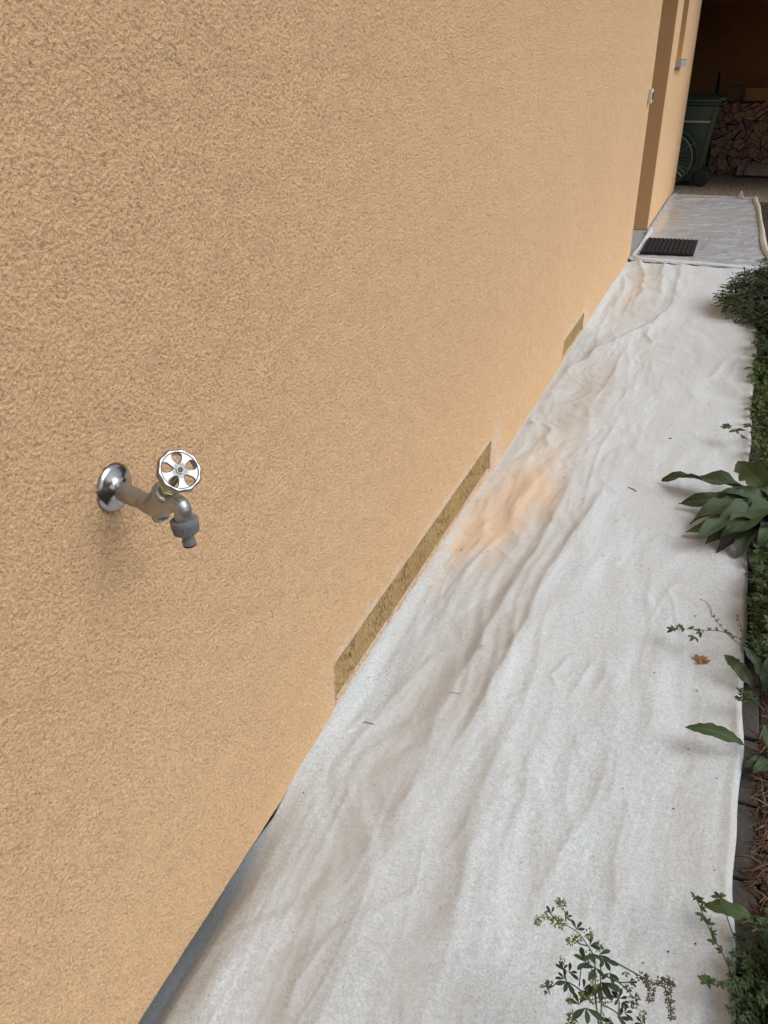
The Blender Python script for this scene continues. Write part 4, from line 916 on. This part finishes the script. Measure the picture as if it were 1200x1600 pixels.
def sprig(base, label, stems, tri, buds, mat_st=M_stem, L=.016, ms=AL, seed=0, rad=.0011):
    r = random.Random(seed); e = empty('alfalfa', base, label, 'plant')
    for sp_ in stems:
        b = MB(); p = bez(sp_); b.tube(p, [rad * (1.2 - .6 * i / len(p)) for i in range(len(p))], 6); b.build('stem', mat_st, e, smooth=True)
    for (p, d, *k_) in tri: trifol(e, p, d, (k_[0] if k_ else L), ms, r)
    for (p, kind, *k_) in buds:
        o = put((BU if kind == 0 else BF)[r.randrange(2)], 'flower_cluster', e, p, (r.gauss(0, 1), r.gauss(0, 1), .2), s=(k_[0] if k_ else 1))
    return e
# big one in the foreground
sprig((.985, .70, -.01), 'tall alfalfa with yellow-green buds rising in the foreground over the sheet, nearest the camera',
 [[(1.01, .66, -.01), (0.7805, 0.7655, 0.12), (0.7614, 0.7811, 0.17), (0.7473, 0.8154, 0.21), (0.7395, 0.8431, 0.24), (0.7223, 0.8537, 0.25), (0.7087, 0.8637, 0.255), (0.6923, 0.8656, 0.26), (0.6732, 0.8665, 0.26)],
  [(0.7668, 0.7758, 0.165), (0.7603, 0.8112, 0.19), (0.7488, 0.843, 0.22), (0.7529, 0.8551, 0.23)],
  [(0.7634, 0.7877, 0.16), (0.7473, 0.817, 0.19), (0.736, 0.8402, 0.22)],
  [(0.7508, 0.8555, 0.23), (0.7796, 0.8476, 0.235), (0.8101, 0.8409, 0.235), (0.8408, 0.8462, 0.22), (0.859, 0.8606, 0.2)],
  [(0.7599, 0.8381, 0.21), (0.7766, 0.8337, 0.21), (0.794, 0.8383, 0.21), (0.8045, 0.8492, 0.21)],
  [(0.7506, 0.7966, 0.19), (0.728, 0.8052, 0.2), (0.7137, 0.8106, 0.2), (0.6982, 0.8111, 0.2), (0.6825, 0.8012, 0.19)],
  [(0.7238, 0.8113, 0.2), (0.7219, 0.8276, 0.21), (0.721, 0.8385, 0.21)],
  [(0.703, 0.813, 0.2), (0.6947, 0.8289, 0.2), (0.6902, 0.841, 0.2)],
  [(0.764, 0.808, 0.18), (0.7845, 0.8084, 0.175), (0.7991, 0.8003, 0.17), (0.812, 0.7864, 0.16)],
  [(0.7899, 0.8029, 0.17), (0.7879, 0.8229, 0.18), (0.7817, 0.8337, 0.185), (0.7743, 0.8387, 0.19)],
  [(0.6847, 0.8723, 0.26), (0.6823, 0.8823, 0.265), (0.6763, 0.8887, 0.27)], [(0.6706, 0.8691, 0.26), (0.661, 0.8737, 0.262), (0.6558, 0.8768, 0.265)], [(0.725, 0.8502, 0.25), (0.712, 0.8485, 0.25), (0.7039, 0.8534, 0.25)],
  [(0.8492, 0.8548, 0.21), (0.8594, 0.8506, 0.19), (0.8697, 0.8406, 0.16)], [(0.7741, 0.8371, 0.21), (0.7956, 0.8354, 0.2), (0.8075, 0.83, 0.19)], [(0.8351, 0.8287, 0.12), (0.831, 0.8316, 0.14), (0.8282, 0.8353, 0.15)]],
 [((0.6593, 0.8767, 0.262), (-.6, .5, .2), .013), ((0.6836, 0.8755, 0.265), (.8, .5, .1), .014), ((0.7028, 0.865, 0.26), (.3, .8, .1), .018), ((0.7288, 0.8517, 0.25), (.6, .5, .1), .02), ((0.7338, 0.8432, 0.245), (.3, -.6, .1), .022), ((0.7278, 0.8283, 0.24), (-.9, 0, .1), .026), ((0.7447, 0.8486, 0.24), (.9, -.2, .1), .026), ((0.7537, 0.8464, 0.235), (.6, -.8, .1), .024), ((0.7425, 0.8317, 0.23), (-.2, -.9, .1), .026), ((0.695, 0.8247, 0.205), (-.4, .7, .2), .015), ((0.6997, 0.8139, 0.2), (-.6, .3, .1), .016), ((0.7043, 0.8113, 0.2), (-.1, -1, 0), .022), ((0.7045, 0.8239, 0.205), (.7, .5, 0), .018), ((0.7312, 0.8098, 0.2), (.5, .7, .1), .018), ((0.756, 0.8244, 0.21), (.6, -.8, .1), .034), ((0.7531, 0.824, 0.2), (.2, -1, 0), .036), ((0.729, 0.7881, 0.19), (-.5, .6, .1), .022), ((0.7393, 0.7868, 0.19), (.3, -.8, 0), .03), ((0.7871, 0.828, 0.18), (0, .9, .2), .016), ((0.7852, 0.8273, 0.18), (-.8, -.2, .1), .015), ((0.7918, 0.8233, 0.18), (.7, -.5, .1), .015), ((0.7889, 0.8026, 0.17), (.9, .2, 0), .02), ((0.7835, 0.792, 0.17), (-.4, -.6, 0), .024), ((0.7981, 0.8107, 0.175), (.8, .6, 0), .018), ((0.8294, 0.8314, 0.13), (-.7, .5, 0), .016), ((0.7985, 0.8413, 0.21), (.5, .2, 0), .012), ((0.7879, 0.8419, 0.23), (.3, -.6, 0), .01), ((0.7648, 0.8381, 0.22), (.4, -1, 0), .022)],
 [((0.6732, 0.8937, 0.27), 0, 1.2), ((0.6661, 0.8972, 0.27), 0, .9), ((0.6691, 0.8661, 0.26), 0, 1.3), ((0.6786, 0.8662, 0.26), 0, 1.2), ((0.6517, 0.8675, 0.262), 0, 1.1), ((0.6437, 0.856, 0.26), 0, 1), ((0.6388, 0.859, 0.26), 0, .8), ((0.6995, 0.8494, 0.25), 0, 1.2), ((0.7077, 0.855, 0.25), 0, 1.1), ((0.7222, 0.869, 0.255), 0, 1.1), ((0.7243, 0.8628, 0.255), 0, .9), ((0.7426, 0.8616, 0.24), 0, 1.1), ((0.7275, 0.8418, 0.24), 0, 1.1), ((0.7356, 0.8392, 0.235), 0, 1.2), ((0.675, 0.7971, 0.19), 1, 1.3), ((0.678, 0.8027, 0.19), 1, 1), ((0.6907, 0.8435, 0.2), 0, .9), ((0.7409, 0.8199, 0.225), 0, 1.1), ((0.7445, 0.8103, 0.225), 0, 1), ((0.736, 0.7998, 0.2), 0, 1.4), ((0.7461, 0.7994, 0.2), 0, 1.2), ((0.7658, 0.808, 0.19), 0, 1.3), ((0.7155, 0.7902, 0.19), 0, 1), ((0.7231, 0.7764, 0.17), 0, 1.4), ((0.7234, 0.7639, 0.17), 0, 1.3), ((0.7739, 0.7903, 0.17), 0, 1.4), ((0.8273, 0.8349, 0.15), 0, 1)]
 + [((0.8151, 0.8396, 0.235), 1, 1.4), ((0.8227, 0.8382, 0.23), 1, 1.2), ((0.8311, 0.8411, 0.21), 1, 1.3), ((0.8314, 0.8333, 0.2), 1, 1.1), ((0.8421, 0.8533, 0.22), 1, 1.3), ((0.8513, 0.8581, 0.22), 1, 1.3), ((0.86, 0.8656, 0.21), 1, 1.1), ((0.8566, 0.8542, 0.2), 1, 1.2), ((0.8605, 0.8489, 0.19), 1, 1.1), ((0.8646, 0.8426, 0.18), 1, 1.1), ((0.8686, 0.8363, 0.17), 1, 1.1), ((0.7972, 0.8382, 0.2), 1, 1.1), ((0.8094, 0.8307, 0.19), 1, 1.2), ((0.8094, 0.826, 0.18), 1, 1)], seed=3)
# sprig reaching over the sheet beside the dry leaf
def rows(pts, r, L, every=1): return [(p, (r.uniform(-1, 1), r.uniform(-1, 1), .2), L) for p in pts]
rr_ = random.Random(8)
s1 = [(1.007, 2.042, 0.05), (0.9514, 2.026, 0.08), (0.9077, 2.027, 0.09), (0.8671, 2.025, 0.08), (0.8167, 2.029, 0.07), (0.787, 2.025, 0.06)]
s2 = [(0.9887, 2.007, 0.06), (0.9421, 1.994, 0.09), (0.9057, 2.034, 0.1), (0.886, 2.057, 0.11)]
s3 = [(0.9889, 1.992, 0.06), (0.9682, 2.018, 0.08), (0.9606, 2.049, 0.1), (0.9479, 2.087, 0.11)]
tri = [(s1[5], (-1, .2, .1), .018), ((0.8029, 2.037, 0.065), (-.3, .8, .1), .014), ((0.8446, 1.999, 0.07), (-.4, -.9, 0), .019), ((0.8592, 2.013, 0.08), (-.6, -.6, 0), .018)]
for p in bez(s1)[4::2]: tri.append((p, (rr_.uniform(-1, .2), rr_.uniform(-1, 1), .2), rr_.uniform(.009, .016)))
for p in bez(s2)[2::2] + bez(s3)[2::2]: tri.append((p, (rr_.uniform(-1, 1), rr_.uniform(-1, 1), .2), rr_.uniform(.006, .011)))
sprig((1.06, 1.96, -.01), 'alfalfa sprig with oval leaflets reaching over the sheet above the brown dry leaf', [s1, s2, s3], tri, [], L=.014, ms=AO, seed=5)
s1 = [(1.033, 1.79, 0.04), (0.997, 1.786, 0.07), (0.9694, 1.782, 0.08)]; tri = [(Vector(p) + Vector((rr_.gauss(0, .008), rr_.gauss(0, .010), rr_.gauss(0, .006))), (rr_.uniform(-1, 1), rr_.uniform(-1, 1), .2), rr_.uniform(.008, .013)) for p in bez(s1)[4:] for _ in (0, 1, 2)]
sprig((1.07, 1.80, -.01), 'bunched little sprig at the sheet edge just above the single long leaf', [s1], tri, [], ms=AO, seed=6)
s1 = [(1.011, 3.46, 0.05), (0.9548, 3.481, 0.08), (0.914, 3.521, 0.09), (0.8875, 3.548, 0.09)]; s2 = [(1.013, 3.531, 0.05), (0.9676, 3.575, 0.1), (0.9607, 3.688, 0.13)]
sprig((1.06, 3.72, -.01), 'small three-leaved sprig over the sheet beyond the big-leaved weed', [s1, s2], [(s1[3], (-.5, .8, .1), .035), (s1[3], (-.8, -.6, .1), .030), (s1[2], (.2, -.8, .1), .03), (s1[2], (.6, .7, .1), .03), (s1[1], (-.5, -.5, 0), .022), (s2[1], (-.8, .2, 0), .03), (s2[1], (-.6, -.8, 0), .028), (s2[2], (-.6, .6, 0), .026), (s2[2], (.5, .8, 0), .026), (s1[0], (-1, -.3, 0), .03)], [], ms=AO, seed=7)
s1 = [(1.023, 4.189, 0.05), (0.9725, 4.219, 0.1), (0.962, 4.306, 0.12)]
sprig((1.06, 4.4, -.01), 'tiny sprig poking over the sheet edge farther along the bright ground cover', [s1], [(s1[1], (-.8, -.5, 0), .035), (s1[2], (-.8, .5, 0), .03), (s1[1], (-.6, .8, 0), .03)], [], ms=AO, seed=9)
s1 = [(0.9847, 1.017, 0.03), (0.9591, 1.031, 0.08), (0.9355, 1.047, 0.1), (0.9171, 1.072, 0.11), (0.9037, 1.098, 0.115), (0.894, 1.111, 0.12)]
tri = []
for p in bez(s1)[3::2]: tri.append((p, (rr_.uniform(-1, 1), rr_.uniform(-1, 1), .2), rr_.uniform(.009, .014)))
s2 = [(0.9909, 1.063, 0.05), (0.9567, 1.095, 0.1), (0.9436, 1.114, 0.12), (0.9357, 1.121, 0.125)]; tri += [(s2[3], (-.5, .6, 0), .014), (s2[3], (.8, -.2, 0), .011), (s2[2], (-.8, -.3, 0), .011)]
s3 = [(0.9809, 1.021, 0.05), (0.9516, 0.9919, 0.07), (0.9293, 0.9779, 0.08)]; tri += [(s3[2], (-.5, .8, 0), .014), (s3[2], (-.6, -.8, 0), .014), (s3[2], (.2, .9, 0), .013), (s3[2], (.3, -.9, 0), .013), (s3[1], (.6, -.9, 0), .012)]
sprig((1.04, .98, -.01), 'thin leggy sprigs leaning out of the ferny mound over the sheet', [s1, s2, s3], tri, [], ms=AO, seed=11, mat_st=M_stemd)
# grass blades and wiry stalks in the bed
g = MB(); r = random.Random(44)
for q in range(170):
    p = Vector((r.uniform(1.03, 1.35), r.choice((r.uniform(1.55, 2.8), r.uniform(.7, 1.3), r.uniform(2.9, 5))), -.02)); a_ = r.uniform(0, 6.28); L = r.uniform(.05, .14); d = Vector((math.cos(a_), math.sin(a_), 0)); k = 5; V = []; w_ = d.cross(Vector((0, 0, 1))) * r.uniform(.0008, .002)
    for i in range(k + 1):
        t_ = i / k; c_ = p + d * L * .8 * t_ * t_ + Vector((0, 0, L * (t_ - .35 * t_ * t_))); V += [c_ - w_ * (1 - t_ * .9), c_ + w_ * (1 - t_ * .9)]
    g.add(V, [(2 * i, 2 * i + 1, 2 * i + 3, 2 * i + 2) for i in range(k)])
meta(g.build('grass', M_stem), 'thin green grass blades scattered through the garden bed', 'grass', kind='stuff')

# mulch of twigs and needles
g = MB(); r = random.Random(45)
for q in range(4200):
    yy = r.choice((r.uniform(.9, 1.75), r.uniform(.9, 1.75), r.uniform(.2, 4.5))); p = Vector((1.03 + abs(r.gauss(0, .12)), yy, -.028 + r.random() * .016)); a_ = r.uniform(0, 6.28); L = r.uniform(.012, .06); d = Vector((math.cos(a_), math.sin(a_), r.gauss(0, .15))) * L; w_ = Vector((-math.sin(a_), math.cos(a_), 0)) * r.uniform(.0006, .0022); m_ = p + d * .5 + Vector((0, 0, r.uniform(-.002, .007))) + w_ * r.uniform(-2, 2)
    h_ = Vector((0, 0, w_.length)); mi = 0 if r.random() < .72 else 1
    g.add([p - w_, p + w_, p + h_, m_ - w_, m_ + w_, m_ + h_, p + d - w_ * .6, p + d + w_ * .6, p + d + h_], [(0, 3, 5, 2), (1, 2, 5, 4), (3, 6, 8, 5), (4, 5, 8, 7)], mi)
meta(g.build('mulch', [M_twig, M_twig2]), 'reddish brown twig and needle mulch beside the sheet', 'mulch', kind='stuff')
for i, (p0, p1, lab) in enumerate([((0.9795, 1.344, -0.005), (1.033, 1.339, 0), 'reddish twig crossing the grey edging stone by the bare mulch'), ((1.013, 1.319, -0.01), (1.065, 1.351, 0), 'brown twig lying on the mulch right of the reddish twig')]):
    b = MB(); a_ = Vector(p0); c_ = Vector(p1); b.tube(bez([a_, a_.lerp(c_, .5) + Vector((0, .006, .006)), c_]), .0028, 6); meta(b.build('twig', M_twig, smooth=True), lab, 'twig')

# dry leaf and bits lying on the sheet
def on(x, y_): return sheet_z(x, y_)
lx, ly = (0.8746, 1.978, 0.01)[:2]
r = random.Random(2); b = MB(); n = 18; V = [(0, 0, .006)]
for i in range(n):
    a_ = 2 * math.pi * i / n; q = r.uniform(.45, 1.15); V.append((math.cos(a_) * .021 * q, math.sin(a_) * .023 * q, .004 + r.uniform(-.003, .007)))
b.add(V, [(0, 1 + i, 1 + (i + 1) % n) for i in range(n)]); o = b.build('dry_leaf', M_dry); o.location = (lx, ly, on(lx, ly) + .001); m_ = o.modifiers.new('t', 'SOLIDIFY'); m_.thickness = .0006
meta(o, 'crumpled dry brown leaf lying on the white sheet near the right edge', 'leaf')
def bit(pts, rad_, lab):
    b = MB(); P_ = [Vector((p[0], p[1], on(p[0], p[1]) + .002 + (p[2] if len(p) > 2 else 0))) for p in pts]; b.tube(smooth_pts(P_, 2), rad_, 5); return meta(b.build('twig', M_speck, smooth=True), lab, 'twig')
def g2(p): return (p[0], p[1])
bit([g2((0.8531, 2.285, 0)), g2((0.8743, 2.278, 0)), g2((0.8871, 2.247, 0)), g2((0.8906, 2.213, 0))], .0007, 'thin curved dry stalk on the sheet above the oval-leafed sprig')
bit([g2((0.5437, 2.978, 0)), g2((0.5616, 2.973, 0)), g2((0.576, 2.955, 0))], .0016, 'short dark twig in the middle of the white sheet')
bit([g2((0.0825, 1.406, 0)), g2((0.1016, 1.404, 0)), g2((0.1132, 1.406, 0))], .0009, 'tiny dark twig on the sheet near the left end of the long cut strip')
bit([g2((0.2593, 1.577, 0)), g2((0.2721, 1.582, 0)), g2((0.2864, 1.583, 0))], .0006, 'thin dark fibre on the sheet crease below the fold')
bit([g2((0.6488, 3.515, 0)), g2((0.6626, 3.513, 0))], .0018, 'small dark chip on the sheet left of the three-leaved sprig')
g = MB(); r = random.Random(46)
def crumb(x, y_, s_):
    c_ = Vector((x, y_, on(x, y_) + s_ * .4)); V = [c_ + Vector((r.uniform(.5, 1) * s_ * a, r.uniform(.5, 1) * s_ * b_, r.uniform(.4, .8) * s_ * c)) for a, b_, c in ((1, 0, 0), (0, 1, 0), (-1, 0, 0), (0, -1, 0), (0, 0, 1))]; g.add(V, [(0, 1, 4), (1, 2, 4), (2, 3, 4), (3, 0, 4)])
for (x, y_, _) in [(0.2397, 4.627, 0), (0.2598, 4.539, 0), (0.2064, 4.427, 0), (0.2052, 4.348, 0), (0.4306, 4.541, 0), (0.3068, 4.081, 0), (0.2975, 3.953, 0), (0.6176, 4.335, 0), (0.0332, 3.838, 0), (0.2777, 3.081, 0), (0.2589, 3.042, 0), (0.2899, 2.979, 0), (0.0715, 2.286, -0), (0.1575, 2.314, 0), (0.1487, 2.563, 0), (0.1899, 2.563, 0), (0.3969, 2.799, 0), (0.573, 2.682, -0), (0.5337, 2.418, 0), (0.8438, 2.192, 0), (0.8646, 1.607, 0), (0.9329, 1.534, 0), (0.8465, 1.413, 0), (0.8707, 1.847, 0), (0.9139, 1.091, 0), (0.8674, 1.056, 0), (0.0026, 2.941, 0), (0.0414, 2.949, 0), (0.7569, 1.869, 0), (-0.0059, 2.692, 0), (0.0205, 2.647, -0)]: crumb(x, y_, .0032)
for q in range(260):
    y_ = r.uniform(.7, 6.9); x = r.uniform(.05, .95) if r.random() < .5 else r.uniform(.03, .3); crumb(x, y_, r.uniform(.0007, .0021) * (1 + .15 * y_))
for q in range(90): crumb(abs(r.gauss(0, .05)) + .012, r.uniform(1.45, 3.0), r.uniform(.0008, .0024))
meta(g.build('debris', M_speck), 'scattered soil crumbs and plaster grit on the white sheet', 'debris', kind='stuff')
